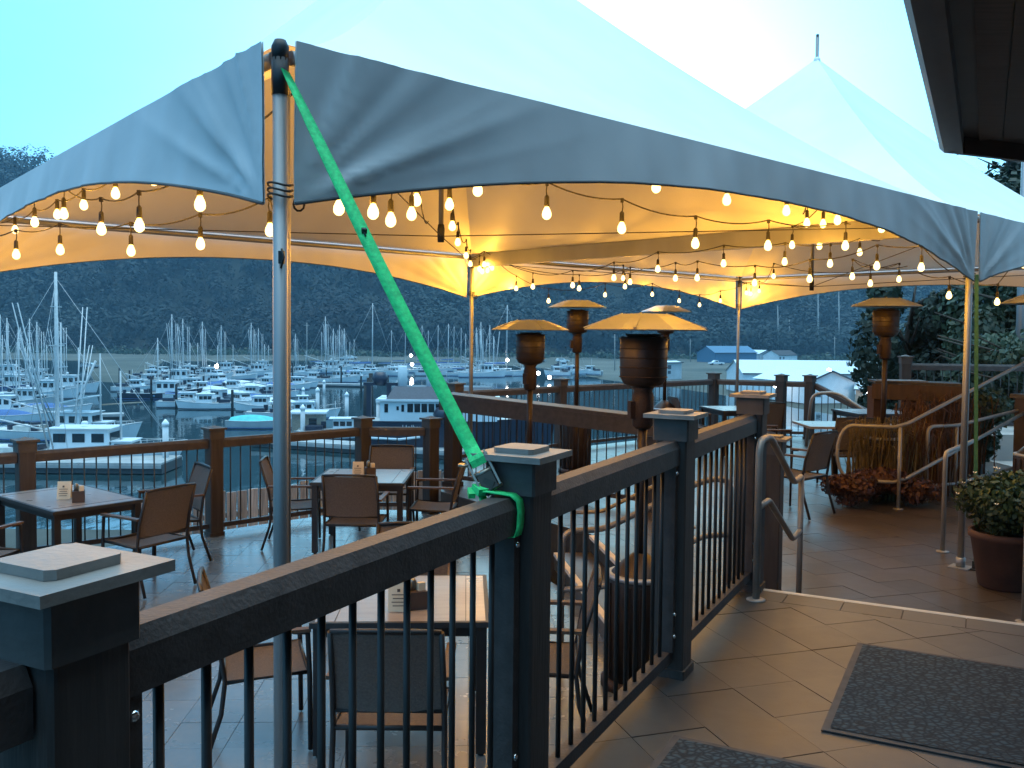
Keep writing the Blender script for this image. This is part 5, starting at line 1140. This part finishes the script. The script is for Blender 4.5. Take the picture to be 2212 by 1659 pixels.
# the two big white fishing boats by the near float
t1 = troller('fishing_boat', 'white fishing boat with the tallest pale mast beside the near float', 16.5, 4.8, mast=14.3, fore=7.0, pole_up=.62); p = at_z(135, 1003, ZW); t1.scale = (1.08,) * 3; t1.location = (p.x, p.y, ZW + .02); t1.rotation_euler = (0, 0, .06)
t2 = troller('fishing_boat', 'white fishing boat with a slanted canopy moored behind the tallest mast', 14, 4.2, mast=11.5, fore=8.5, pole_up=.9); p = at_z(140, 950, ZW); t2.location = (p.x, p.y, ZW + .02); t2.rotation_euler = (0, 0, -.05)
w = MB(); w.box((1.5, 0, 4.0), (3.2, 2.8, .12), ry=-.22); w.build('canopy', M['hullwhite'], t2); w = MB(); w.tube([(3.2, .8, 3.4), (7.5, .8, 3.7)], .08, 6); w.build('boom', M['sparwood'], t2); w = MB(); w.tube([(1.0, -.8, 2.0), (3.6, -.8, 7.8)], .11, 6); w.build('boom', M['spar'], t2)
LT = [(-15, 905, 11, 11.5, .1, 'hullwhite'), (45, 880, 10.5, 10.8, 0, 'hullgrey'), (85, 862, 10, 11.8, .2, 'hullwhite'), (20, 848, 10, 12.5, -.1, 'hullblue'), (130, 850, 10, 12.6, .1, 'hullwhite'), (68, 832, 10.5, 12.6, 0, 'hullwhite'), (5, 822, 11, 13.5, .1, 'hullwhite')]
protos = {}
for n_, (px, py, L, ma, rz, hc) in enumerate(LT):
    if hc not in protos: protos[hc] = troller('fishing_boat', {'hullwhite': 'small white fishing boat in the crowded rows behind the tallest mast', 'hullgrey': 'grey hulled fishing boat in the crowded rows behind the tallest mast', 'hullblue': 'blue hulled fishing boat in the crowded rows behind the tallest mast'}[hc], 10.5, 3.2, hc, 11.5, 7, True, .35, .3, 'fishing boats in the crowded seaward rows')
    put(protos[hc], px, py, rz, None, 'fishing boats in the crowded seaward rows', ma / 11.5)
# middle basin
mt_dark = troller('fishing_boat', 'fishing boat with a dark hull at the edge of the open water', 12, 3.6, 'hulldark', 9.5, 6.0, False, group=None); put(mt_dark, 345, 862, 0.05)
mid_tr = troller('fishing_boat', 'white fishing boat with bare masts in the middle rows of the marina', 11, 3.4, 'hullwhite', 12.5, 7.5, True, .28, .2, 'white fishing boats in the middle rows')
for px, py, rz, sc in ((375, 832, .1, 1.1), (398, 818, .0, 1.05), (440, 822, .2, 1.0), (480, 806, 0, .95), (545, 812, .1, 1.0), (560, 800, -.1, .9), (640, 812, .1, .8), (705, 806, .1, 1.15), (722, 826, .0, .9), (735, 792, 0, 1.0)):
    put(mid_tr, px, py, rz, None, 'white fishing boats in the middle rows', sc)
mb = motorboat('motorboat', 'small white motorboat moored in the marina rows', 7.5, group='small white motorboats')
mbf = motorboat('motorboat', 'white cabin cruiser with an upper bridge in the marina rows', 9, group='white cabin cruisers', fly=True)
mbb = motorboat('motorboat', 'motorboat under a dark blue canvas cover in the marina rows', 8, cover='sailcover', group='motorboats under dark blue covers')
for px, py, rz in ((410, 862, .4), (505, 838, -.4), (560, 872, .1), (445, 842, 2.8), (620, 842, .3), (775, 812, .5), (118, 895, .3), (40, 912, .2)): put(mbb, px, py, rz)
mbc = motorboat('motorboat', 'motorboat under a pale cover in the marina rows', 8.5, cover='tarp', group='motorboats under pale covers')
for px, py, rz in ((292, 846, .05), (402, 880, .2), (448, 884, 3.4), (318, 832, .9), (352, 812, -.8), (430, 852, .5), (520, 880, -.7), (476, 872, 2.6), (600, 905, .1), (500, 848, 0), (548, 862, 3.1), (415, 842, .0), (640, 838, .1), (690, 800, 0), (760, 800, .0), (680, 826, 3.1), (800, 806, .1), (590, 860, .1), (570, 890, 3.1), (1012, 808, 0), (930, 812, .1)):
    put(mb, px, py, rz)
for px, py, rz in ((468, 832, -.5), (325, 820, .4), (512, 820, .7), (585, 840, 2.5), (765, 822, .05), (850, 812, -.6), (648, 905, .3)): put(mbf, px, py, rz)
for px, py, rz in ((470, 852, .12), (520, 862, .05), (555, 846, .1), (450, 862, 3.1), (530, 838, .1), (615, 882, .0)): put(mbc, px, py, rz)
tl = motorboat('motorboat', 'boat under a bright teal tarpaulin left of the strapped pole', 8.0, 'hullgrey', 'hullteal'); put(tl, 572, 925, .05)
wc = motorboat('motorboat', 'white cabin boat moored left of the dark ship', 8.5, fly=False); put(wc, 735, 948, .12)
# float house
fh = thing('float_house', 'brown float house with a pale flat roof on the near float', 'float house', (0, 0, 0), None, False); w = MB(); w.box((0, 0, 1.3), (3.2, 2.6, 2.2)); w.build('wall', M['sparwood'], fh); w = MB(); w.box((0, 0, 2.5), (3.8, 3.2, .2)); w.build('roof', M['hullwhite'], fh); w = MB(); w.box((0, 0, .1), (4, 3.4, .3)); w.build('float', M['dockside'], fh); w = MB(); w.box((.5, -1.31, 1.6), (.8, .04, .7)); w.build('window', M['boatglass'], fh); put(fh, 668, 942, .1)
# the dark ship with the lettered bow
hs = thing('passenger_ship', 'dark hulled ship with white cabins and two white funnels, lettered on its side', 'ship', (0, 0, 0), None, False); L, B = 16.5, 5.2
w, d, g, tops = hull_mesh(L, B, 3.0, .10, stern=.95); w.build('hull', M['hulldark'], hs); d.build('deck', M['boatdeck'], hs); g.build('gunwale', M['hulldark'], hs)
w = MB(); w.box((-1.6, 0, 3.95), (10.3, 4.7, 1.75)); cb = w.build('cabin', M['hullwhite'], hs)
w = MB(); w.box((-1.6, 0, 4.92), (11.0, 5.2, .18)); w.build('cabin_roof', M['hullwhite'], cb); w = MB(); w.add([(-6.2, -2.4, 5.02), (3.4, -2.4, 5.02), (3.4, 2.4, 5.02), (-6.2, 2.4, 5.02), (-5.6, -1.4, 6.05), (3.0, -1.4, 6.05), (3.0, 1.4, 6.05), (-5.6, 1.4, 6.05)], [(0, 1, 5, 4), (1, 2, 6, 5), (2, 3, 7, 6), (3, 0, 4, 7), (4, 5, 6, 7)]); w.build('dark_upper_roof', M['boatroofdark'], hs)
for s_ in (-1, 1):
    for k in range(10): w = MB(); w.box((-4.1 + k * .62, s_ * 2.36, 4.25), (.50, .05, .75)); w.build('window', M['boatglass'], cb)
    for x_, ww, hh in ((-6.2, .32, .75), (-5.2, .2, .34), (-4.75, .24, .6)): w = MB(); w.box((x_, s_ * 2.36, 4.22), (ww, .05, hh)); w.build('window', M['boatglass'], cb)
for x_, r_ in ((-5.0, .42), (-2.6, .26)): w = MB(); w.lathe([(r_, 0), (r_, 2.2), (r_ * .9, 2.25)], 14, (x_, 0, 5.6)); w.build('funnel', M['hullwhite'], hs)
w = MB(); w.lathe([(.0, .0), (.8, .15), (1.1, .8), (.8, 1.4), (0, 1.6)], 12, (-1.0, -2.55, 2.9)); w.build('covered_winch', M['hulldark'], hs)
w = MB(); w.box((-6.9, 0, 6.2), (3.2, .35, .28)); w.box((-8.0, 0, 4.6), (.4, .4, 3.2)); w.box((-6.2, 0, 5.2), (.4, .4, 2.2)); w.lathe([(.5, -.6), (.8, 0), (.5, .6)], 8, (-7.0, 0, 6.7)); w.build('gantry', M['hulldark'], hs)
w = MB(); w.tube([(-8.6, -2.62, 1.65), (-5, -2.66, 1.5), (-3.2, -2.66, 1.72)], .12, 6); w.build('rub_rail', M['hullwhite'], hs)
fc = bpy.data.curves.new('name_lettering', 'FONT'); fc.body = 'Hollywood'; fc.size = .62; fc.extrude = .012; fc.align_x = 'CENTER'; fo = bpy.data.objects.new('name_lettering', fc); COL.objects.link(fo); fc.materials.append(M['lettering']); fo.parent = hs; fo.location = (-3.4, -2.66, 2.35); fo.rotation_euler = (math.radians(89), 0, 0)
ps = at_z(988, 978, ZW); hs.location = (ps.x, ps.y, ZW); hs.rotation_euler = (0, 0, .03)
# masts beyond: sailboats
sb = sailboat('sailboat', 'white sailboat with a bare mast among the far sailboat rows', 10, 13, group='sailboats in the far rows')
for px, py, rz, sc in ((795, 812, .1, 1.35), (690, 795, .0, .8), (840, 800, .2, .85), (905, 805, .1, .95), (940, 798, .1, .98), (962, 802, -.1, 1.0), (975, 792, .1, .95), (990, 800, .0, .92), (1085, 812, .1, 1.35), (920, 793, 0, .85), (1000, 812, .2, .8), (1240, 806, .3, .7), (870, 795, .1, .9)):
    put(sb, px, py, rz, None, 'sailboats in the far rows', sc)
ft = troller('fishing_boat', 'fishing boat with poles raised in a cone in the far rows', 10, 3.2, 'hullwhite', 12, 9, True, .22, .2, 'fishing boats with raised poles in the far rows', det=False)
for px, py, rz, sc in ((1040, 815, .1, 1.1), (1058, 808, 1.2, 1.05), (1030, 800, .0, 1.0), (1130, 812, .6, .7), (745, 800, .1, .95)): put(ft, px, py, rz, None, 'fishing boats with raised poles in the far rows', sc)
bo_ = motorboat('motorboat', 'small boat standing on the flat shore beyond the drink rail', 6, group='boats laid up on the shore')
for px, py, rz in ((1215, 800, .3), (1275, 812, 2.6), (1240, 812, .1), (1205, 815, 3)): p = at_z(px, py, ZL); instance(bo_, (p.x, p.y, ZL + .4), rz)

# ------------------------------------------------------------------ floats and pilings
def float_dock(label, a, b, wid, h=.5):
    a, b = at_z(*a, ZW), at_z(*b, ZW); root = thing('floating_dock', label, 'dock', a.lerp(b, .5), 'floating docks'); d = (b - a); L = d.length; n = max(2, int(L / 5.2)); d.normalize()
    w = MB(); w.bar(a + V((0, 0, h / 2)), b + V((0, 0, h / 2)), wid * .96, h * .85); w.build('float_body', M['dockside'], root)
    for k in range(n): w = MB(); w.bar(a + d * (L * k / n + .03) + V((0, 0, h)), a + d * (L * (k + 1) / n - .03) + V((0, 0, h)), wid, .14); w.build('deck_panel', M['dock'], root)
    w = MB()
    for s_ in (-1, 1): sd_ = V((-d.y, d.x, 0)) * (wid / 2 + .04) * s_; w.bar(a + sd_ + V((0, 0, h * .75)), b + sd_ + V((0, 0, h * .75)), .1, .25)
    w.build('fender_board', M['dock'], root)
float_dock('near floating dock in front of the white fishing boats', (-150, 1012), (372, 1016), 4.6, .8)
float_dock('floating dock behind the tent pole reaching to the dark ship', (560, 962), (1010, 992), 2.6, .7)
float_dock('floating dock between the tallest mast and the open water', (-80, 912), (268, 902), 2.2)
float_dock('floating dock along the middle rows of boats', (380, 868), (650, 892), 2.0)
float_dock('floating dock in the far rows of the marina', (290, 826), (800, 836), 2.2)
float_dock('furthest floating dock before the shore', (600, 797), (1100, 801), 2.4)
dp = MB(); dp.lathe([(.17, -1.5), (.17, 1.0), (.15, 1.02)], 8); dpm = dp.mesh('piling'); dpm.materials.append(M['pile'])
def piling(px, ytop, ybase, rad=.17):
    p = at_z(px, ybase, ZW); tp_ = at_y(px, ytop, p.y); o = MB(); h = tp_.z - ZW
    o.lathe([(rad, -1.0), (rad, h - .05), (rad * .85, h)], 8, (0, 0, 0)); b = o.build('piling', M['pile'], None); b.location = (p.x, p.y, ZW)
    tag(b, 'dark creosoted timber piling standing in the marina', 'piling', 'dark timber pilings')
for px, yt, yb in ((327, 815, 868), (352, 822, 855), (381, 830, 884), (369, 792, 828), (428, 826, 860), (420, 796, 830), (502, 842, 905), (303, 810, 832), (280, 800, 826), (632, 784, 815), (737, 792, 830), (733, 792, 812), (705, 795, 815), (258, 795, 826), (440, 812, 850), (780, 812, 848), (796, 818, 870), (838, 812, 850)): piling(px, yt, yb)
def cap_piling(px, ytop, ybase):
    p = at_z(px, ybase, ZW); h = at_y(px, ytop, p.y).z - ZW; root = thing('sleeved_piling', 'pale sleeved piling with a white cone cap at the floats', 'piling', (p.x, p.y, ZW), 'white capped pilings'); c = V((p.x, p.y, ZW))
    w = MB(); w.lathe([(.23, -1), (.23, h - .55)], 12, c); w.build('sleeve', M['pilewhite'], root); w = MB(); w.lathe([(.28, h - .55), (.28, h - .32), (.03, h)], 12, c); w.build('cone_cap', M['pilecap'], root)
for px, yt, yb in ((358, 905, 1012), (654, 873, 948), (686, 836, 905), (749, 846, 902), (818, 858, 970), (655, 836, 870), (700, 820, 850)): cap_piling(px, yt, yb)
dc = at_z(796, 925, ZW); root = thing('dolphin_piles', 'leaning cluster of old dark piles left of the dark ship', 'pilings', dc)
for k, (dx, dy) in enumerate(((-.5, 0), (.0, .3), (.5, -.1))): w = MB(); w.tube([dc + V((dx, dy, -1)), dc + V((dx * .5, dy * .4, 5.2 + .5 * k))], .24, 8); w.build('pile', M['pile'], root)

# ------------------------------------------------------------------ far shore: lamps, poles, sheds, vehicles
def lamp_post(px, py, pyb, zb, label, r=.35):
    b = at_z(px, pyb, zb); t = at_y(px, py, b.y); root = thing('lamp_post', label, 'lamp post', b, 'lit harbor lamps'); w = MB(); w.tube([b, t], .06, 6); w.build('pole', M['trim'], root); w = MB(); w.lathe([(.0, -r), (r * .7, -r * .7), (r, 0), (r * .7, r * .7), (0, r)], 10, t); w.build('globe', M['lampglow'], root)
for px, py, pyb, zb in ((468, 791, 822, ZW), (582, 811, 838, ZW), (888, 768, 800, ZW), (890, 787, 805, ZW), (1096, 778, 812, ZW), (1163, 806, 820, ZL), (1059, 800, 812, ZW), (1675, 832, 868, ZL), (1791, 801, 862, ZL), (1788, 855, 868, ZL), (1877, 845, 875, ZL), (1187, 815, 822, ZL)):
    lamp_post(px, py, pyb, zb, 'small bright lamp lit over the marina and harbor yard', .42)
def pole_(px, yt, yb, z, label, mat='snag', r=.16):
    b = at_z(px, yb, z); t = at_y(px, yt, b.y); root = thing('utility_pole', label, 'pole', b, 'tall pale utility poles'); w = MB(); w.tube([b, t], [r, r * .7], 7); w.build('pole', M[mat], root); w = MB(); w.bar(t + V((-.9, 0, -.8)), t + V((.9, 0, -.8)), .12, .12); w.build('crossarm', M[mat], root)
for px, yt, yb in ((1803, 727, 786), (1491, 732, 782), (663, 697, 790), (1328, 722, 800)): pole_(px, yt, yb, ZL, 'tall pale utility pole on the flat far shore')
def shed(name, label, a, b, depth, wall, ridge, wallm, roofm, along=True, doors=(), cat='building', zg=None, wins=0):
    """front wall from a to b, gable towards the camera when along is False"""
    a, b = V(a), V(b); d = (b - a); L = d.length; d.normalize(); n_ = V((-d.y, d.x, 0)); root = thing(name, label, cat, a.lerp(b, .5))
    P = lambda u, v, z: a + d * u + n_ * v + V((0, 0, z))
    if along:
        w = MB(); w.add([P(0, 0, 0), P(L, 0, 0), P(L, depth, 0), P(0, depth, 0), P(0, 0, wall), P(L, 0, wall), P(L, depth, wall), P(0, depth, wall), P(0, depth / 2, ridge), P(L, depth / 2, ridge)], [(0, 1, 5, 4), (2, 3, 7, 6), (1, 2, 6, 9, 5), (3, 0, 4, 8, 7)]); wo = w.build('wall', M[wallm], root)
        w = MB(); o_ = .3; w.add([P(-o_, -o_, wall - .05), P(L + o_, -o_, wall - .05), P(L + o_, depth / 2, ridge + .08), P(-o_, depth / 2, ridge + .08), P(L + o_, depth + o_, wall - .05), P(-o_, depth + o_, wall - .05)], [(0, 1, 2, 3), (3, 2, 4, 5)]); ro = w.build('roof', M[roofm], root)
        w = MB(); w.bar(P(-o_, -o_, wall - .02), P(L + o_, -o_, wall - .02), .12, .22); w.build('eave_trim', M['trim'], ro)
    else:
        w = MB(); w.add([P(0, 0, 0), P(L, 0, 0), P(L, depth, 0), P(0, depth, 0), P(0, 0, wall), P(L, 0, wall), P(L, depth, wall), P(0, depth, wall), P(L / 2, 0, ridge), P(L / 2, depth, ridge)], [(0, 1, 5, 8, 4), (2, 3, 7, 9, 6), (1, 2, 6, 5), (3, 0, 4, 7)]); wo = w.build('wall', M[wallm], root)
        w = MB(); o_ = .35; sl = (ridge - wall) / (L / 2)
        w.add([P(-o_, -o_, wall - o_ * sl + .06), P(L / 2, -o_, ridge + .06), P(L / 2, depth + o_, ridge + .06), P(-o_, depth + o_, wall - o_ * sl + .06), P(L + o_, -o_, wall - o_ * sl + .06), P(L + o_, depth + o_, wall - o_ * sl + .06)], [(0, 1, 2, 3), (1, 4, 5, 2)]); ro = w.build('roof', M[roofm], root)
        w = MB(); w.bar(P(-o_, -o_, wall - o_ * sl), P(L / 2, -o_, ridge), .12, .25); w.bar(P(L / 2, -o_, ridge), P(L + o_, -o_, wall - o_ * sl), .12, .25); w.build('eave_trim', M['trim'], ro)
    for u0, z0, ww, hh in doors: w = MB(); q = P(u0, -.03, z0 + hh / 2); w.box(q, (ww, .06, hh), math.atan2(d.y, d.x)); w.build('door' if hh > 1.6 else 'window', M['trim'] if hh < 1.6 else M['metalroof'], wo)
    return root
g = lambda px, py, z=ZL: at_z(px, py, z)
a, b = g(1742, 872), g(1846, 870); shed('harbor_building', 'white metal harbor building with a gable end behind the deck corner', a, b, 14, 3.3, 5.0, 'metalwall', 'metalroof', False, ((4.4, 0, 1.2, 2.1), (2.2, 1.0, .8, .8)))
a, b = g(1606, 850), g(1860, 852); b = a + (b - a) ; shed('harbor_building', 'long white metal warehouse with a pale roof behind the gabled building', a, b, 12, 3.6, 5.8, 'metalwall', 'metalroof', True, ((8, 0, 2.4, 2.4), (3, 1.1, 1, .9), (14, 1.1, 1, .9)))
a, b = g(1848, 872), g(1905, 874); shed('harbor_shed', 'low brown shed right of the white gabled building', a, b, 6, 2.2, 3.2, 'sparwood', 'metalroof', True, ((1.5, 0, .9, 1.9), (3.0, .9, .7, .7)))
a, b = g(1440, 820), g(1472, 819); shed('harbor_office', 'narrow pale harbor office with two small windows behind the heaters', a, b, 4, 3.9, 4.15, 'hullgrey', 'metalroof', True, ((.8, 2.4, 1.1, .9), (.8, 1.3, .9, .7)))
a, b = g(1545, 784), g(1634, 783); shed('boat_shed', 'long blue boat shed on the far shore below the hill', a, b, 10, 3.6, 6.0, 'tarpblue', 'tarpblue', True)
a, b = g(1682, 781), g(1722, 780); shed('far_house', 'small low house with a grey roof on the far shore', a, b, 7, 2.4, 4.2, 'hullwhite', 'shingle', True, ((1, .9, .9, .9), (3.4, .9, .9, .9)))
a, b = g(1640, 778), g(1670, 777); shed('far_house', 'small white shed beside the low house on the far shore', a, b, 6, 2.6, 4.0, 'hullgrey', 'metalroof', False, ((1.2, 0, .9, 1.9),))
a, b = g(1522, 780), g(1541, 780); shed('far_house', 'tiny white gabled hut beside the blue boat shed', a, b, 4, 2.0, 3.4, 'hullwhite', 'hullwhite', False)
def car(label, px, py, rz, paint, truck=False):
    p = at_z(px, py, ZL); root = thing('parked_car', label, 'truck' if truck else 'car', (0, 0, 0), 'vehicles parked on the far shore', False)
    w = MB(); L = 5.2 if truck else 4.5; prof = [(-L / 2, .45), (-L / 2, .95), (-L * .12, 1.0), (-L * .08, 1.62), (L * .14, 1.62), (L * .26, 1.02), (L / 2, .88), (L / 2, .45)] if truck else [(-L / 2, .4), (-L / 2, .95), (-L * .40, 1.42), (L * .06, 1.45), (L * .24, .95), (L / 2, .82), (L / 2, .4)]
    n = len(prof); w.add([(x, -.88, z) for x, z in prof] + [(x, .88, z) for x, z in prof], [tuple(range(n)), tuple(range(2 * n - 1, n - 1, -1))] + [(i, n + i, n + (i + 1) % n, (i + 1) % n) for i in range(n)]); w.build('body', M[paint], root)
    w = MB(); w.box((L * .03 if truck else -L * .16, 0, 1.28 if truck else 1.18), (L * .17 if truck else L * .4, 1.78, .3)); w.build('side_window', M['boatglass'], root)
    for sx in (-.31, .31):
        for sy in (-1, 1): w = MB(); c = V((L * sx, sy * .82, .34)); w.tube([c - V((0, .11, 0)), c + V((0, .11, 0))], .34, 12, False); w.build('wheel', M['tyre'], root)
    root.location = (p.x, p.y, ZL + .05); root.rotation_euler = (0, 0, rz); return root
car('white pickup truck parked on the far shore below the blue boat shed', 1547, 789, 3.3, 'carwhite', True); car('pale car parked at the shore behind the tallest mast', 195, 796, .05, 'cargrey'); car('white car parked on the shore right of the tent pole among the masts', 758, 776, .1, 'carwhite'); car('white car on the flat shore beyond the drink rail', 1215, 783, .2, 'carwhite'); car('grey car on the flat shore beyond the drink rail', 1165, 783, .1, 'cargrey')
for n_, (px, yt, yb) in enumerate(((1767, 628, 690), (1812, 630, 692), (1680, 660, 720), (1705, 690, 740))):
    d_ = 415; t = at_y(px, yt, d_); b = at_y(px, yb, d_); b.z = hill_h(b.x, d_) - .3; root = thing('dead_tree', 'bare pale dead trunk standing among the trees on the hill', 'tree', b, 'dead trunks on the hill')
    w = MB(); w.tube([b, b.lerp(t, .5) + V((.3, 0, 0)), t], [.5, .4, .15], 6); w.build('trunk', M['snag'], root); w = MB(); w.tube([b.lerp(t, .7), b.lerp(t, .82) + V((1.5, 0, 0))], [.15, .05], 5); w.build('limb', M['snag'], root)

# ------------------------------------------------------------------ trees on the right and one fir at the left
def tree(label, base, h, rad, n, size, mat, seed, crown_z=.55, group=None, conif=False, lobes=16):
    base = V(base); root = thing('tree', label, 'tree', base, group); r_ = np.random.default_rng(seed)
    w = MB(); w.tube([base, base + V((.1, 0, h * .35)), base + V((-.05, .1, h * .7)), base + V((.1, .0, h * .95))], [h * .028, h * .022, h * .012, .02], 8); tr_ = w.build('trunk', M['bark'], root)
    w = MB()
    for k in range(12): t = r_.uniform(.3, .85); a_ = r_.uniform(0, 6.28); s_ = base + V((0, 0, h * t)); w.tube([s_, s_ + V((math.cos(a_) * rad * .4, math.sin(a_) * rad * .4, h * .06)), s_ + V((math.cos(a_) * rad * .8, math.sin(a_) * rad * .8, h * .13))], [h * .010, h * .006, .01], 5)
    w.build('limb', M['bark'], root)
    if conif:
        u = r_.random(n); th = r_.random(n) * 6.283; tier = np.floor(u * 13) / 13; rr_ = rad * (1 - u) ** .85 * (1 - .55 * ((u * 13) % 1)) * np.sqrt(r_.uniform(.15, 1, n)) * (1 + .25 * np.sin(th * 5 + tier * 40)); p = np.stack([rr_ * np.cos(th), rr_ * np.sin(th), h * (.14 + .88 * u) - rr_ * .18], 1); d = np.stack([np.cos(th) * .5, np.sin(th) * .5, np.ones(n)], 1)
    else:
        ctr = r_.normal(size=(lobes, 3)); ctr /= np.linalg.norm(ctr, axis=1, keepdims=True); ctr *= r_.uniform(.35, .8, (lobes, 1)); idx = r_.integers(0, lobes, n); d = r_.normal(size=(n, 3)); d /= np.linalg.norm(d, axis=1, keepdims=True); rl = r_.uniform(.16, .40, lobes)
        p = ctr[idx] + d * (rl[idx] * r_.uniform(.65, 1.1, n))[:, None]; p = p * np.array([rad, rad, h * .48]) + np.array([0, 0, h * crown_z])
    quads('crown', p + np.array(base), d + r_.normal(size=(n, 3)) * .5, r_.uniform(.6, 1.3, n) * size, M[mat], root, 1.6, seed)
zg = -1.2
tree('dark bushy tree directly behind the heater at the planting', (9.3, 21.5, zg - 1.0), 5.2, 1.5, 16000, .10, 'leafdark', 61, .56, 'dark trees behind the planting')
tree('tall dark tree rising to the tent edge behind the raised terrace', (12.2, 21.0, zg), 8.4, 3.0, 30000, .12, 'leafdark', 62, .52, 'dark trees behind the planting')
tree('spreading tree with paler leaves behind the raised terrace rail', (10.6, 19.0, zg), 4.6, 2.3, 24000, .095, 'leafmid', 63, .52, 'dark trees behind the planting')
tree('dark tree close to the pillar at the building side', (13.8, 18.5, zg), 7.6, 2.8, 26000, .115, 'leafdark', 64, .55, 'dark trees behind the planting')
tree('broad bush like tree in front of the raised terrace rail', (9.2, 16.6, zg), 2.9, 1.9, 17000, .08, 'leafmid', 65, .55, 'dark trees behind the planting')
tree('pointed dark fir whose tip shows beside the tent roof near the eave', (19.6, 33.5, -2), 11.8, 2.6, 9000, .30, 'leafdark', 66, conif=True)
for n_, (px_, d_, h_) in enumerate(((34, 545, 27), (3, 520, 22), (17, 560, 24))):
    b_ = at_y(px_, 352 if n_ == 0 else 378, d_); tree(('tall fir on the ridge showing above the seaward corner of the tent', 'shorter fir on the ridge at the seaward corner of the tent', 'slim fir between two others on the ridge')[n_], (b_.x, d_, b_.z - h_), h_, h_ * .2, 2600, 1.3, 'leafdark', 80 + n_, conif=True, group='firs on the ridge')
# lamp standard by the eave
lb = at_y(2203, 440, 17.0); root = thing('light_pole', 'dark pole with a bracket standing by the right hand tent corner', 'pole', (lb.x, lb.y, ZMID)); w = MB(); w.tube([(lb.x + .1, lb.y, ZMID), (lb.x + .1, lb.y, lb.z + 1.1)], .09, 8); w.build('pole', M['alu'], root); w = MB(); w.tube([(lb.x - .2, lb.y, lb.z + .05), (lb.x + .3, lb.y, lb.z + .05)], .05, 8); w.lathe([(.09, -.07), (.09, .07)], 10, (lb.x - .22, lb.y, lb.z + .05)); w.build('bracket', M['castiron'], root)
# raised terrace
w = MB(); w.prism([(6.1, 14.4), (16, 13.6), (16, 17.1), (6.3, 17.1)], ZMID, .015); struct(w.build('raised_terrace', M['concrete']))
hz = MB(); hz.box((0, 405, 52), (1640, 860, 127)); hz = hz.build('haze', M['boatglass']); hz.data.materials.clear()
_hm = bpy.data.materials.new('dusk_haze'); _hm.use_nodes = True; _hm.node_tree.nodes.clear(); _ho = _hm.node_tree.nodes.new('ShaderNodeOutputMaterial'); _hv = _hm.node_tree.nodes.new('ShaderNodeVolumePrincipled')
_hv.inputs['Color'].default_value = (.40, .74, 1, 1); _hv.inputs['Density'].default_value = .0003; _hm.node_tree.links.new(_hv.outputs[0], _ho.inputs['Volume']); hz.data.materials.append(_hm); struct(hz, 'stuff'); hz['label'] = 'thin bluish evening haze over the harbor'; hz['category'] = 'haze'
bpy.context.view_layer.update()
_dg = bpy.context.evaluated_depsgraph_get(); _me = bpy.data.meshes.new_from_object(fo.evaluated_get(_dg)); _no = bpy.data.objects.new('lettering', _me); COL.objects.link(_no); _no.parent = hs; _no.location, _no.rotation_euler = fo.location, fo.rotation_euler
bpy.data.objects.remove(fo)
for o in bpy.data.objects:
    if '_world' in o: del o['_world']
